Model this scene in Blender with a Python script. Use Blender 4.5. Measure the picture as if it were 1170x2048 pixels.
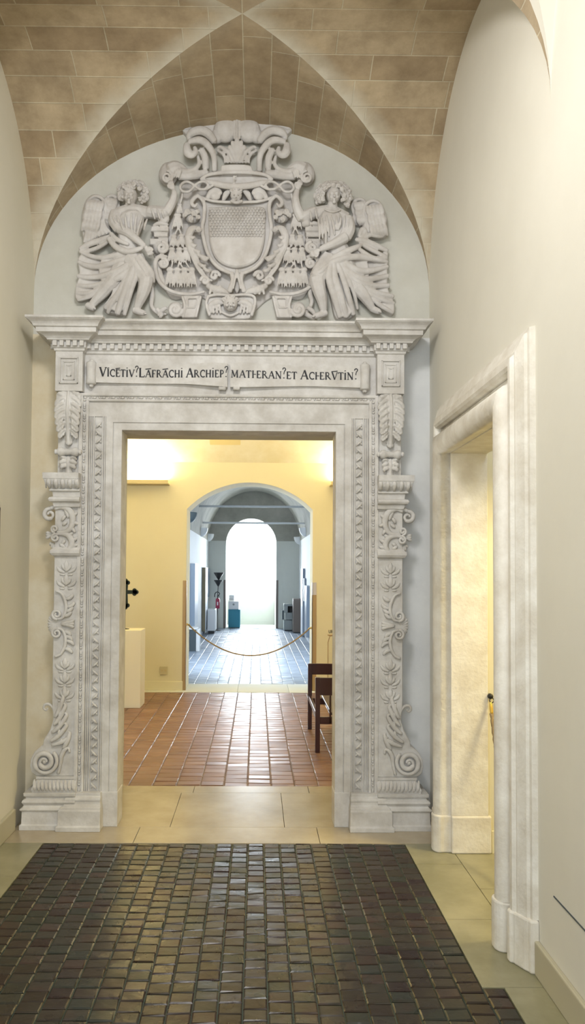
import bpy, bmesh, math, random
from mathutils import Vector, Matrix
random.seed(7)
PI = math.pi
for o in list(bpy.data.objects): bpy.data.objects.remove(o)
C = bpy.context.scene.collection
SC = bpy.context.scene

# ------------------------------------------------------------------ camera, world, lights, exposure
F = 1540.0; H = 1.65                        # focal length in px, eye height
YAW, PITCH, ROLL = math.radians(0.64), math.radians(2.0), 0.0065
PX0, PY0 = 531.0, 1086.0                    # principal point
cam = bpy.data.cameras.new('camera'); camo = bpy.data.objects.new('camera', cam); C.objects.link(camo)
cam.sensor_fit = 'VERTICAL'; cam.sensor_height = 36.0; cam.lens = F/2048*36
cam.shift_x = (585-PX0)/2048; cam.shift_y = (PY0-1024)/2048
R = Matrix.Rotation(-YAW, 3, 'Z') @ Matrix.Rotation(PI/2+PITCH, 3, 'X') @ Matrix.Rotation(ROLL, 3, 'Z')
camo.matrix_world = Matrix.Translation((0, 0, H)) @ R.to_4x4()
cam.clip_start = .05; cam.clip_end = 200
SC.camera = camo

def ray(px, py): return R @ Vector(((px-PX0)/F, -(py-PY0)/F, -1.0))
def at(px, py, Y):                          # survey helper: the point of the plane Y seen at a place of the photo
    d = ray(px, py); t = Y/d.y
    return (d.x*t, H+d.z*t)

SC.view_settings.view_transform = 'Standard'; SC.view_settings.look = 'None'
SC.view_settings.gamma = 1; SC.view_settings.exposure = 0.12; SC.view_settings.use_curve_mapping = False
w = bpy.data.worlds.new('World'); SC.world = w; w.use_nodes = True
bg = w.node_tree.nodes['Background']; bg.inputs[0].default_value = (.82, .91, 1, 1); bg.inputs[1].default_value = 3.5

def area(name, loc, size, power, col, target, sy=None):
    l = bpy.data.lights.new(name, 'AREA'); l.energy = power; l.color = col
    l.shape = 'RECTANGLE'; l.size = size; l.size_y = sy or size
    o = bpy.data.objects.new(name, l); C.objects.link(o); o.location = loc
    o.rotation_euler = (Vector(target)-Vector(loc)).to_track_quat('-Z', 'Y').to_euler()
    return o
area('daylight_corridor_window', (-.6, -3.3, 2.3), 1.6, 80, (.88, .95, 1), (-.1, 5, 2.6), 2.4)   # window at the corridor end behind the viewer
area('daylight_side_window', (-1.50, .7, 2.1), 1.3, 26, (.97, .98, 1), (1.2, 2.2, 2.6), 1.8)     # window in the left wall beside the viewer
area('fill_light_near_bay', (-.2, 2.1, 4.15), .6, 47, (1, .975, .95), (-.25, 4.4, 1.2), .5)                     # unseen area light added overhead to brighten walls and facade
area('daylight_hall_window', (-.17, 24.6, 2.5), 3.0, 1150, (.83, .92, 1), (-.17, 14, 0.8), 4.0)
area('fill_light_hall_side', (-1.30, 13.1, 1.9), 1.6, 230, (.74, .87, 1), (1.2, 14.2, 1.2), 1.6)  # unseen light added to brighten the hall, no window is built here

# ------------------------------------------------------------------ materials
def mat(name, col, rough=.6, var=.0, col2=None, scale=3.0, bump=0.0, bscale=40, metal=0, spec=.5, detail=6, stretch=None):
    m = bpy.data.materials.new(name); m.use_nodes = True; n = m.node_tree.nodes; l = m.node_tree.links
    b = n['Principled BSDF']; b.inputs['Roughness'].default_value = rough
    b.inputs['Metallic'].default_value = metal; b.inputs['Specular IOR Level'].default_value = spec
    b.inputs['Base Color'].default_value = (*col, 1)
    tc = n.new('ShaderNodeTexCoord'); vec = tc.outputs['Object']
    if stretch:
        mp = n.new('ShaderNodeMapping'); mp.inputs['Scale'].default_value = stretch; l.new(vec, mp.inputs[0]); vec = mp.outputs[0]
    if col2:
        t = n.new('ShaderNodeTexNoise'); t.inputs['Scale'].default_value = scale; t.inputs['Detail'].default_value = detail
        t.inputs['Roughness'].default_value = .62
        r = n.new('ShaderNodeValToRGB'); r.color_ramp.elements[0].position = .36; r.color_ramp.elements[1].position = .66
        r.color_ramp.elements[0].color = (*col, 1); r.color_ramp.elements[1].color = (*col2, 1)
        l.new(vec, t.inputs[0]); l.new(t.outputs[0], r.inputs[0]); l.new(r.outputs[0], b.inputs['Base Color'])
    if bump:
        t2 = n.new('ShaderNodeTexNoise'); t2.inputs['Scale'].default_value = bscale; t2.inputs['Detail'].default_value = 5
        bp = n.new('ShaderNodeBump'); bp.inputs['Strength'].default_value = bump; bp.inputs['Distance'].default_value = .01
        l.new(tc.outputs['Object'], t2.inputs[0]); l.new(t2.outputs[0], bp.inputs['Height']); l.new(bp.outputs[0], b.inputs['Normal'])
    return m
M = {}
M['stone'] = mat('carved limestone', (.50,.475,.44), .7, col2=(.69,.675,.655), scale=6, bump=.25, bscale=45)
M['relief'] = mat('relief limestone', (.52,.49,.46), .7, col2=(.66,.64,.625), scale=7, bump=.15, bscale=60)
M['portalstone'] = mat('portal limestone', (.68,.63,.54), .65, col2=(.84,.81,.74), scale=7, bump=.3, bscale=50)
M['plaster_r'] = mat('cream plaster', (.74,.71,.62), .85, col2=(.78,.75,.66), scale=1.3, bump=.12, bscale=14)
M['plaster_l'] = mat('warm cream plaster', (.74,.70,.57), .85, col2=(.78,.74,.62), scale=1.3, bump=.12, bscale=14)
M['plaster_f'] = mat('grey white plaster', (.55,.54,.48), .85, col2=(.63,.625,.575), scale=2.2, bump=.2, bscale=18)
M['plaster_w'] = mat('warm beige plaster', (.66,.56,.38), .85, col2=(.74,.67,.52), scale=4, bump=.2, bscale=18)
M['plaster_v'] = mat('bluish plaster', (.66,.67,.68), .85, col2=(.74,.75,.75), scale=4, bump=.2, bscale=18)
M['plaster_y'] = mat('yellow room plaster', (.71,.66,.49), .8, col2=(.73,.69,.52), scale=1.0, bump=.05, bscale=12)
M['ceil_y'] = mat('room vault plaster', (.78,.72,.52), .85, col2=(.86,.82,.68), scale=2.5, bump=.3, bscale=10)
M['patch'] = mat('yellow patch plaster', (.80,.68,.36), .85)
M['plaster_b'] = mat('hall white plaster', (.78,.80,.82), .7, col2=(.82,.84,.86), scale=1.0)
M['plaster_e'] = mat('hall end plaster', (.62,.63,.58), .8, col2=(.67,.68,.62), scale=1.0)
M['hallstone'] = mat('hall grey stone', (.34,.33,.28), .85, col2=(.48,.46,.40), scale=1.8, bump=.3, bscale=12)
M['slab'] = mat('pale floor slabs', (.24,.225,.13), .28, col2=(.34,.315,.20), scale=3.5, bump=.08, bscale=10)
M['threshold'] = mat('polished threshold stone', (.38,.31,.20), .22, col2=(.48,.41,.29), spec=.8, scale=2.5, bump=.05, bscale=6)
M['grout'] = mat('dark green grout', (.035,.065,.052), .6)
M['grout2'] = mat('brown grout', (.13,.09,.06), .6)
M['grout3'] = mat('grey grout', (.15,.17,.19), .6)
M['skirting'] = mat('painted skirting', (.50,.46,.33), .6)
M['dark'] = mat('black paint', (.012,.012,.013), .5)
M['ink'] = mat('black lettering', (.008,.008,.012), .6)
M['cross'] = mat('dark oxidised bronze', (.012,.02,.014), .6, metal=.3)
M['pedestal'] = mat('cream pedestal paint', (.80,.74,.56), .7)
M['wood'] = mat('mahogany', (.028,.006,.005), .28, col2=(.045,.010,.007), scale=8, stretch=(1,1,.15))
M['brass'] = mat('brass', (.75,.52,.12), .3, metal=1)
M['rope'] = mat('tan rope', (.30,.22,.12), .8)
M['steel'] = mat('brushed steel', (.55,.50,.47), .35, metal=.8)
M['guard'] = mat('tan corner guard', (.38,.27,.14), .4)
M['white'] = mat('white enamel', (.75,.76,.77), .45)
M['grey'] = mat('grey plastic', (.30,.33,.33), .5)
M['greyd'] = mat('dark grey plastic', (.06,.08,.09), .5)
M['teal'] = mat('teal laminate', (.01,.20,.29), .45)
M['brown'] = mat('brown grey laminate', (.16,.13,.11), .5)
M['red'] = mat('red extinguisher paint', (.30,.02,.06), .35)
M['plate'] = mat('ivory socket plastic', (.55,.50,.33), .5)
M['tray'] = mat('putty painted metal', (.55,.47,.28), .6)
M['iron'] = mat('painted iron', (.28,.29,.29), .6)
M['ironlight'] = mat('pale painted iron', (.55,.57,.58), .6)
M['board'] = mat('blue grey display board', (.20,.25,.32), .45)
M['boardw'] = mat('pale display board', (.66,.70,.78), .45)
M['frame'] = mat('brown panel edge', (.22,.18,.11), .5)
g = bpy.data.materials.new('window glass'); g.use_nodes = True; n = g.node_tree.nodes; l = g.node_tree.links
t = n.new('ShaderNodeBsdfTransparent'); gl = n.new('ShaderNodeBsdfGlossy'); gl.inputs['Roughness'].default_value = .05
mx = n.new('ShaderNodeMixShader'); mx.inputs[0].default_value = .06
l.new(t.outputs[0], mx.inputs[1]); l.new(gl.outputs[0], mx.inputs[2]); l.new(mx.outputs[0], n['Material Output'].inputs[0])
M['glass'] = g

def tile_mat(name, cols, rough, bump=.5, bscale=25):
    m = bpy.data.materials.new(name); m.use_nodes = True; n = m.node_tree.nodes; l = m.node_tree.links
    b = n['Principled BSDF']; b.inputs['Roughness'].default_value = rough; b.inputs['Specular IOR Level'].default_value = .42
    at_ = n.new('ShaderNodeAttribute'); at_.attribute_name = 'tone'
    r = n.new('ShaderNodeValToRGB')
    els = r.color_ramp.elements
    while len(els) < len(cols): els.new(.5)
    for i, c in enumerate(cols): els[i].position = i/(len(cols)-1); els[i].color = (*c, 1)
    tc = n.new('ShaderNodeTexCoord'); ns = n.new('ShaderNodeTexNoise'); ns.inputs['Scale'].default_value = 9; ns.inputs['Detail'].default_value = 5
    ad = n.new('ShaderNodeMath'); ad.operation = 'MULTIPLY_ADD'; ad.inputs[1].default_value = .7; ad.inputs[2].default_value = -.35
    a2 = n.new('ShaderNodeMath'); a2.operation = 'ADD'
    l.new(tc.outputs['Object'], ns.inputs[0]); l.new(ns.outputs[0], ad.inputs[0]); l.new(ad.outputs[0], a2.inputs[0]); l.new(at_.outputs['Fac'], a2.inputs[1])
    l.new(a2.outputs[0], r.inputs[0]); l.new(r.outputs[0], b.inputs['Base Color'])
    t2 = n.new('ShaderNodeTexNoise'); t2.inputs['Scale'].default_value = bscale; t2.inputs['Detail'].default_value = 3
    bp = n.new('ShaderNodeBump'); bp.inputs['Strength'].default_value = bump; bp.inputs['Distance'].default_value = .006
    l.new(tc.outputs['Object'], t2.inputs[0]); l.new(t2.outputs[0], bp.inputs['Height']); l.new(bp.outputs[0], b.inputs['Normal'])
    mr = n.new('ShaderNodeMapRange'); mr.inputs[3].default_value = rough-.1; mr.inputs[4].default_value = rough+.14
    l.new(ns.outputs[0], mr.inputs[0]); l.new(mr.outputs[0], b.inputs['Roughness'])
    return m
M['tile1'] = tile_mat('dark waxed bricks', [(.018,.006,.004),(.024,.014,.008),(.029,.022,.013),(.018,.022,.014),(.040,.020,.012)], .27, .4, 16)
M['tile2'] = tile_mat('terracotta tiles', [(.17,.080,.045),(.22,.11,.065),(.19,.095,.058),(.26,.14,.09)], .33, .22, 10)
M['tile3'] = tile_mat('grey blue hall tiles', [(.21,.25,.32),(.28,.33,.41),(.24,.29,.36),(.33,.38,.46)], .36, .25, 10)

def vault_mat():
    m = bpy.data.materials.new('tufa vault blocks'); m.use_nodes = True; n = m.node_tree.nodes; l = m.node_tree.links
    b = n['Principled BSDF']; b.inputs['Roughness'].default_value = .9
    uv = n.new('ShaderNodeUVMap'); uv.uv_map = 'UVMap'
    br = n.new('ShaderNodeTexBrick'); br.inputs['Scale'].default_value = 1
    br.inputs['Brick Width'].default_value = .44; br.inputs['Row Height'].default_value = .165
    br.inputs['Mortar Size'].default_value = .0045; br.inputs['Mortar Smooth'].default_value = .4; br.inputs['Bias'].default_value = -.1
    br.offset_frequency = 2; br.squash = 1.3; br.squash_frequency = 3
    br.inputs['Color1'].default_value = (.46,.37,.25,1); br.inputs['Color2'].default_value = (.32,.24,.15,1); br.inputs['Mortar'].default_value = (.52,.46,.34,1)
    ns = n.new('ShaderNodeTexNoise'); ns.inputs['Scale'].default_value = 3.2; ns.inputs['Detail'].default_value = 8; ns.inputs['Roughness'].default_value = .7
    r = n.new('ShaderNodeValToRGB'); r.color_ramp.elements[0].position = .3; r.color_ramp.elements[1].position = .72
    r.color_ramp.elements[0].color = (.70,.66,.60,1); r.color_ramp.elements[1].color = (1.35,1.35,1.32,1)
    mul = n.new('ShaderNodeMixRGB'); mul.blend_type = 'MULTIPLY'; mul.inputs[0].default_value = 1
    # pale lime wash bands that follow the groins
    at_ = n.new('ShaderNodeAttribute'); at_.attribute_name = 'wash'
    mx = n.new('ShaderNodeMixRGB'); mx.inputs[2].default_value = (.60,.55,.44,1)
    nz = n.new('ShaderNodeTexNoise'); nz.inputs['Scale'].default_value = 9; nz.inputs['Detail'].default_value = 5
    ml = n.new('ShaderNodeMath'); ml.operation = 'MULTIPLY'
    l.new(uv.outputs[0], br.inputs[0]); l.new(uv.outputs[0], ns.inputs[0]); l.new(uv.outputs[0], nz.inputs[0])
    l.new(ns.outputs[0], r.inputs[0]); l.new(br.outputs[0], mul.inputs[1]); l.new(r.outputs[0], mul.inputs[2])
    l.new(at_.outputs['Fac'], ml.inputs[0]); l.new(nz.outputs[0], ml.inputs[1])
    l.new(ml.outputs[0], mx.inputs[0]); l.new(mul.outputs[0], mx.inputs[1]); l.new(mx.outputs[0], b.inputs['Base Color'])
    bp = n.new('ShaderNodeBump'); bp.inputs['Strength'].default_value = .5; bp.inputs['Distance'].default_value = .012; bp.invert = True
    ad = n.new('ShaderNodeMath'); ad.operation = 'ADD'; s = n.new('ShaderNodeMath'); s.operation = 'MULTIPLY'; s.inputs[1].default_value = -.5
    l.new(nz.outputs[0], s.inputs[0]); l.new(br.outputs['Fac'], ad.inputs[0]); l.new(s.outputs[0], ad.inputs[1]); l.new(ad.outputs[0], bp.inputs['Height'])
    l.new(bp.outputs[0], b.inputs['Normal'])
    return m
M['vault'] = vault_mat()

# ------------------------------------------------------------------ mesh helpers
def catmull(pts, sub):
    if sub <= 1 or len(pts) < 3: 
        return [tuple(p) for p in pts]
    out = []; n = len(pts)
    for i in range(n-1):
        p0 = pts[max(i-1,0)]; p1 = pts[i]; p2 = pts[i+1]; p3 = pts[min(i+2,n-1)]
        for k in range(sub):
            t = k/sub
            out.append(tuple(.5*((2*b)+(-a+c)*t+(2*a-5*b+4*c-d)*t*t+(-a+3*b-3*c+d)*t*t*t) for a,b,c,d in zip(p0,p1,p2,p3)))
    out.append(tuple(pts[-1])); return out

class MB:
    def __init__(s): s.v = []; s.f = []; s.tone = None
    def add(s, vs, fs):
        o = len(s.v); s.v += [tuple(v) for v in vs]; s.f += [tuple(i+o for i in f) for f in fs]; return s
    def box(s, x0,x1,y0,y1,z0,z1):
        v = [(x0,y0,z0),(x1,y0,z0),(x1,y1,z0),(x0,y1,z0),(x0,y0,z1),(x1,y0,z1),(x1,y1,z1),(x0,y1,z1)]
        return s.add(v, [(0,3,2,1),(4,5,6,7),(0,1,5,4),(1,2,6,5),(2,3,7,6),(3,0,4,7)])
    def stack(s, x0,x1,yf,yb, rings, pl=1, pr=1):
        """rings (z, p): rectangle grown by p on the front and on both sides"""
        vs = []; fs = []
        for z, p in rings: vs += [(x0-p*pl,yf-p,z),(x1+p*pr,yf-p,z),(x1+p*pr,yb,z),(x0-p*pl,yb,z)]
        for i in range(len(rings)-1):
            for k in range(4):
                a = i*4+k; b = i*4+(k+1)%4; fs.append((a,b,b+4,a+4))
        n = len(vs); fs += [(3,2,1,0),(n-4,n-3,n-2,n-1)]
        return s.add(vs, fs)
    def prism_y(s, poly, y0, y1, bev=0):         # polygon in x,z pushed along y (y0 front)
        n = len(poly)
        if bev:
            cx = sum(p[0] for p in poly)/n; cz = sum(p[1] for p in poly)/n
            inner = []
            for i in range(n):
                a = Vector(poly[i-1]); b = Vector(poly[i]); c = Vector(poly[(i+1)%n])
                d1 = (b-a).normalized(); d2 = (c-b).normalized(); nn = Vector((-(d1.y+d2.y), d1.x+d2.x))
                if nn.length < 1e-6: nn = Vector((-d1.y, d1.x))
                nn.normalize(); inner.append((b.x+nn.x*bev, b.y+nn.y*bev))
            area2 = sum(poly[i-1][0]*poly[i][1]-poly[i][0]*poly[i-1][1] for i in range(n))
            if area2 < 0: inner = [(2*p[0]-q[0], 2*p[1]-q[1]) for p,q in zip(poly, inner)]
            v = [(x,y0,z) for x,z in inner]+[(x,y0+bev,z) for x,z in poly]+[(x,y1,z) for x,z in poly]; L = 3
        else: v = [(x,y0,z) for x,z in poly]+[(x,y1,z) for x,z in poly]; L = 2
        f = [tuple(range(n)), tuple(range(L*n-1,(L-1)*n-1,-1))]
        for k in range(L-1):
            for i in range(n): j = (i+1)%n; f.append((k*n+j,k*n+i,(k+1)*n+i,(k+1)*n+j))
        return s.add(v, f)
    def prism_x(s, prof, x0, x1, m0=0, m1=0):    # profile (y,z) pushed along x
        n = len(prof)
        v = [(x0,y,z) for y,z in prof]+[(x1,y,z) for y,z in prof]
        f = [tuple(range(n-1,-1,-1)), tuple(range(n,2*n))]
        for i in range(n): j = (i+1)%n; f.append((i,j,n+j,n+i))
        return s.add(v, f)
    def prism_z(s, poly, z0, z1):
        n = len(poly); v = [(x,y,z0) for x,y in poly]+[(x,y,z1) for x,y in poly]
        f = [tuple(range(n-1,-1,-1)), tuple(range(n,2*n))]
        for i in range(n): j = (i+1)%n; f.append((i,j,n+j,n+i))
        return s.add(v, f)
    def tube(s, pts, r, n=8, sub=4, flat=1.0):
        if not hasattr(r, '__len__'): r = [r]*len(pts)
        q = catmull([tuple(p)+(rr,) for p, rr in zip(pts, r)], sub)
        P = [Vector(a[:3]) for a in q]; Rr = [max(a[3], 1e-5) for a in q]
        ref = None; vs = []; fs = []
        for i, p in enumerate(P):
            t = (P[min(i+1,len(P)-1)]-P[max(i-1,0)])
            if t.length < 1e-9: t = Vector((0,0,1))
            t.normalize()
            if ref is None: ref = t.orthogonal().normalized()
            ref = (ref-t*ref.dot(t))
            if ref.length < 1e-6: ref = t.orthogonal()
            ref.normalize(); b = t.cross(ref)
            for k in range(n):
                a = 2*PI*k/n; d = (ref*math.cos(a)+b*math.sin(a))*Rr[i]
                vs.append((p.x+d.x, p.y+d.y*flat, p.z+d.z))
        m = len(P)
        for i in range(m-1):
            for k in range(n): k2 = (k+1)%n; fs.append((i*n+k,i*n+k2,(i+1)*n+k2,(i+1)*n+k))
        t0 = (P[0]-P[1]).normalized()*Rr[0]*.7; t1 = (P[-1]-P[-2]).normalized()*Rr[-1]*.7
        vs += [tuple(P[0]+Vector((t0.x,t0.y*flat,t0.z))), tuple(P[-1]+Vector((t1.x,t1.y*flat,t1.z)))]; a = m*n
        for k in range(n): k2 = (k+1)%n; fs += [(k2,k,a), ((m-1)*n+k,(m-1)*n+k2,a+1)]
        return s.add(vs, fs)
    def ell(s, c, rx, ry, rz, rot=0, nu=12, nv=8):   # rot about y
        vs = []; fs = []; ca, sa = math.cos(rot), math.sin(rot)
        for j in range(1, nv):
            th = PI*j/nv
            for i in range(nu):
                a = 2*PI*i/nu; x = rx*math.sin(th)*math.cos(a); y = ry*math.sin(th)*math.sin(a); z = rz*math.cos(th)
                vs.append((c[0]+x*ca+z*sa, c[1]+y, c[2]-x*sa+z*ca))
        top = (c[0]+rz*sa, c[1], c[2]+rz*ca); bot = (c[0]-rz*sa, c[1], c[2]-rz*ca)
        for j in range(nv-2):
            for i in range(nu): i2 = (i+1)%nu; fs.append((j*nu+i,(j+1)*nu+i,(j+1)*nu+i2,j*nu+i2))
        vs += [top, bot]; a = (nv-1)*nu
        for i in range(nu): i2 = (i+1)%nu; fs += [(i,i2,a), ((nv-2)*nu+i2,(nv-2)*nu+i,a+1)]
        return s.add(vs, fs)
    def lathe(s, c, prof, n=20, a0=0, a1=2*PI, axis='z'):
        full = abs(a1-a0-2*PI) < 1e-6; m = n if full else n+1; vs = []; fs = []
        for r, h in prof:
            for i in range(m):
                a = a0+(a1-a0)*i/n
                if axis == 'z': vs.append((c[0]+r*math.cos(a), c[1]+r*math.sin(a), c[2]+h))
                elif axis == 'x': vs.append((c[0]+h, c[1]+r*math.cos(a), c[2]+r*math.sin(a)))
                else: vs.append((c[0]+r*math.cos(a), c[1]+h, c[2]+r*math.sin(a)))
        for j in range(len(prof)-1):
            for i in range(n):
                i2 = (i+1)%m if full else i+1; fs.append((j*m+i,j*m+i2,(j+1)*m+i2,(j+1)*m+i))
        if full: fs += [tuple(range(m-1,-1,-1)), tuple(range((len(prof)-1)*m, len(prof)*m))]
        return s.add(vs, fs)
    def mesh(s, name):
        me = bpy.data.meshes.new(name); me.from_pydata(s.v, [], s.f); me.validate()
        bm = bmesh.new(); bm.from_mesh(me); bmesh.ops.recalc_face_normals(bm, faces=bm.faces); bm.to_mesh(me); bm.free()
        return me
    def build(s, name, m, parent=None, smooth=False, voxel=None, sm=1, bevel=0, fix=True):
        me = s.mesh(name) if fix else None
        if me is None:
            me = bpy.data.meshes.new(name); me.from_pydata(s.v, [], s.f)
        ob = bpy.data.objects.new(name, me); C.objects.link(ob)
        if voxel or bevel:
            if voxel:
                md = ob.modifiers.new('r', 'REMESH'); md.mode = 'VOXEL'; md.voxel_size = voxel
                if sm: k = ob.modifiers.new('s', 'SMOOTH'); k.factor = .5; k.iterations = sm
            else:
                md = ob.modifiers.new('b', 'BEVEL'); md.width = bevel; md.segments = 2; md.limit_method = 'ANGLE'; md.angle_limit = math.radians(35)
            dg = bpy.context.evaluated_depsgraph_get(); nm = bpy.data.meshes.new_from_object(ob.evaluated_get(dg))
            ob.modifiers.clear(); ob.data = nm; nm.name = name; me = nm
        me.materials.clear(); me.materials.append(M[m] if isinstance(m, str) else m)
        if smooth or voxel:
            me.polygons.foreach_set('use_smooth', [True]*len(me.polygons))
        elif smooth is None:
            pass
        if parent: ob.parent = parent; ob.matrix_parent_inverse = parent.matrix_world.inverted() if False else Matrix.Translation(-Vector(parent.location))
        return ob

def thing(name, label, cat, loc=(0,0,0), group=None):
    o = bpy.data.objects.new(name, None); C.objects.link(o); o.location = loc; o.empty_display_size = .1
    o['label'] = label; o['category'] = cat
    if group: o['group'] = group
    return o
def tag(o, label, cat, group=None):
    o['label'] = label; o['category'] = cat
    if group: o['group'] = group
    return o
def struct(name, mb, m, **k):
    o = mb.build(name, m, **k); o['kind'] = 'structure'; return o
def copy_tree(o, parent=None):
    c = o.copy(); C.objects.link(c)
    if parent: c.parent = parent
    for ch in [x for x in bpy.data.objects if x.parent == o]: copy_tree(ch, c)
    return c

# ------------------------------------------------------------------ setting: corridor
XL, XR = -1.53, 1.17; YW = 5.20; YB = 5.94
mb = MB().box(XL-.3, XL, -4, YB, -.1, 5.2); struct('wall_left', mb, 'plaster_l')
struct('wall_sky_block', MB().box(XL-.3, -1.0, -4.2, -4, -.1, 5.2).box(.64, XR+.6, -4.2, -4, -.1, 5.2).box(-1.0, .64, -4.2, -4, -.1, .9).box(-1.0, .64, -4.2, -4, 3.3, 5.2), 'plaster_l')  # unseen wall added to narrow the open end and hold back sky light
# right wall with the side doorway (opening y 3.47..4.57, z to 2.40)
DY0, DY1, DZ = 3.47, 4.57, 2.37
mb = MB().box(XR, XR+.20, -4, DY0, -.1, 5.2).box(XR, XR+.20, DY1, YW+.02, -.1, 5.2).box(XR, XR+.20, DY0, DY1, DZ, 5.2)
struct('wall_right', mb, 'plaster_r')
OX0, OX1, OZ = -.882, .512, 2.554
OX1 = at(671, 1100, 5.01)[0]; OX0 = at(241, 1100, 5.01)[0]; OZ = at(455, 862, 5.01)[1]
mb = MB().box(XL, OX0-.12, YW, YB, -.1, 5.2).box(OX1+.12, XR+.6, YW, YB, -.1, 5.2).box(OX0-.12, OX1+.12, YW, YB, OZ+.1, 5.2)
struct('wall_front', mb, 'plaster_f')

# groin vault over the bay, and the next bay behind it
ZS, ZR = 3.55, 1.14; XC = -.10
def vault_bay(mb, y0, y1, uvs, wash):
    yc = (y0+y1)/2; b = (y1-y0)/2; aL = XC-XL; aR = XR-XC; N = 22
    def arc(t): return math.sqrt(max(0, 1-t*t))
    for side in range(4):
        base = len(mb.v); g = []
        for i in range(N+1):
            s = math.sin(PI/2*i/N)
            for j in range(-N, N+1):
                t = math.sin(PI/2*j/N); p = s*t
                if side in (0, 2):
                    sg = 1 if side == 0 else -1
                    x = XC+p*(aR if p > 0 else aL); y = yc+sg*s*b; z = ZS+ZR*arc(p); uv = (y*1.0, math.asin(max(-1,min(1,p)))*1.25)
                else:
                    sg = 1 if side == 1 else -1
                    x = XC+(s*aR if sg > 0 else -s*aL); y = yc+p*b; z = ZS+ZR*arc(p); uv = (x, math.asin(max(-1,min(1,p)))*1.12+.05)
                mb.v.append((x,y,z)); uvs.append(uv)
                e = max(0, 1-(1-abs(t))*s*7.0)
                if side in (0, 2): e = e*.15
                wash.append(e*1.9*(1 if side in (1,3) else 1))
        W = 2*N+1
        for i in range(N):
            for j in range(W-1):
                a = base+i*W+j; mb.f.append((a,a+1,a+W+1,a+W))
def build_vault(name, y0, y1, m):
    mb = MB(); uvs = []; wash = []; vault_bay(mb, y0, y1, uvs, wash)
    o = struct(name, mb, m, smooth=True, fix=False)
    me = o.data; ul = me.uv_layers.new(name='UVMap')
    for lp in me.loops: ul.data[lp.index].uv = uvs[lp.vertex_index]
    a = me.attributes.new('wash', 'FLOAT', 'POINT')
    for i, x in enumerate(wash): a.data[i].value = x
    return o
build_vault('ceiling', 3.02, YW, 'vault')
build_vault('ceiling_near', .84, 3.02, 'plaster_r')
mb = MB().box(XL-.3, XR+.6, -4, .84, 4.75, 4.9).box(XL-.3, XR+.6, .6, .84, ZS+.9, 4.9).box(XL-.3, XR+.6, .84, YB+.1, 5.2, 5.3); struct('ceiling_roof', mb, 'plaster_r')

# ---- floors
def tiles(name, x0, x1, y0, y1, w, d, m, gm, gap=.005, zj=.0022, seed=1, stag=False, holes=()):
    rnd = random.Random(seed); mb = MB(); tones = []
    nx = max(1, round((x1-x0)/w)); w = (x1-x0)/nx; ny = max(1, round((y1-y0)/d)); d = (y1-y0)/ny
    for i in range(nx):
        off = (rnd.random()-.5)*d*.9
        for j in range(-1, ny+1):
            a = y0+j*d+off; b = a+d; 
            a = max(a, y0); b = min(b, y1)
            if b-a < .012: continue
            xa = x0+i*w; xb = xa+w
            if any(h[0] < (xa+xb)/2 < h[1] and h[2] < (a+b)/2 < h[3] for h in holes): continue
            g1 = gap/2*(1+rnd.random()*.6); xa += g1; xb -= g1; a += g1; b -= g1
            z = -rnd.random()*zj; tx = (rnd.random()-.5)*zj*1.4; ty = (rnd.random()-.5)*zj*1.4; e = min(.006, w*.08)
            vs = [(xa,a,-.02),(xb,a,-.02),(xb,b,-.02),(xa,b,-.02),
                  (xa,a,z-.004),(xb,a,z-.004),(xb,b,z-.004),(xa,b,z-.004),
                  (xa+e,a+e,z-tx-ty),(xb-e,a+e,z+tx-ty),(xb-e,b-e,z+tx+ty),(xa+e,b-e,z-tx+ty)]
            mb.add(vs, [(0,1,5,4),(1,2,6,5),(2,3,7,6),(3,0,4,7),(4,5,9,8),(5,6,10,9),(6,7,11,10),(7,4,8,11),(8,9,10,11)])
            tones += [rnd.random()]*12
    o = struct(name, mb, m, fix=False); a = o.data.attributes.new('tone', 'FLOAT', 'POINT')
    for i, x in enumerate(tones): a.data[i].value = x
    return o
FX0, FX1, FY1 = -1.272, .905, 4.71
tiles('floor', FX0, FX1, 1.0, FY1, .0955, .0745, 'tile1', 'grout', .003, .0018, 3)
struct('floor_grout', MB().box(FX0, FX1, 1.0, FY1, -.06, -.007).box(FX1, .993, 1.0, 3.105, -.06, -.007), 'grout')
tiles('floor_strip', FX1+.001, .993, 1.0, 3.105, .0955, .0745, 'tile1', 'grout', .003, .0018, 5)
def slabs(name, rects, m, gap=.003, z=0):
    mb = MB()
    for x0,x1,y0,y1 in rects: mb.box(x0+gap/2,x1-gap/2,y0+gap/2,y1-gap/2,-.05,z)
    return struct(name, mb, m, bevel=.0012)
slabs('floor_border_left', [(XL,FX0,1.0,2.5),(XL,FX0,2.5,3.4),(XL,FX0,3.4,4.2),(XL,FX0,4.2,4.71)], 'slab')
slabs('floor_border_right', [(.993,XR,1.0,2.2),(.993,XR,2.2,3.105),(FX1,XR,3.105,3.70),(FX1,XR,3.70,4.385),(FX1,XR,4.385,4.71),
      (XR,1.9,3.45,4.05),(XR,1.9,4.05,4.7)], 'slab')
slabs('floor_threshold', [(XL,-.735,4.71,5.0),(-.735,.395,4.71,5.0),(.395,XR,4.71,5.0),
      (-1.1,-.545,5.0,5.76),(-.545,.19,5.0,5.76),(.19,.80,5.0,5.76),(XL,-1.1,5.0,5.2),(.80,XR,5.0,5.2),
      (-1.1,-.46,5.76,5.94),(-.46,.40,5.76,5.94),(.40,.80,5.76,5.94)], 'threshold')
struct('floor_base', MB().box(-2, 4, -4, 6, -.2, -.055), 'grout2')
struct('floor_rear', MB().box(XL, XR, -4, 1.0, -.05, -.002), 'tile1')
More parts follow.
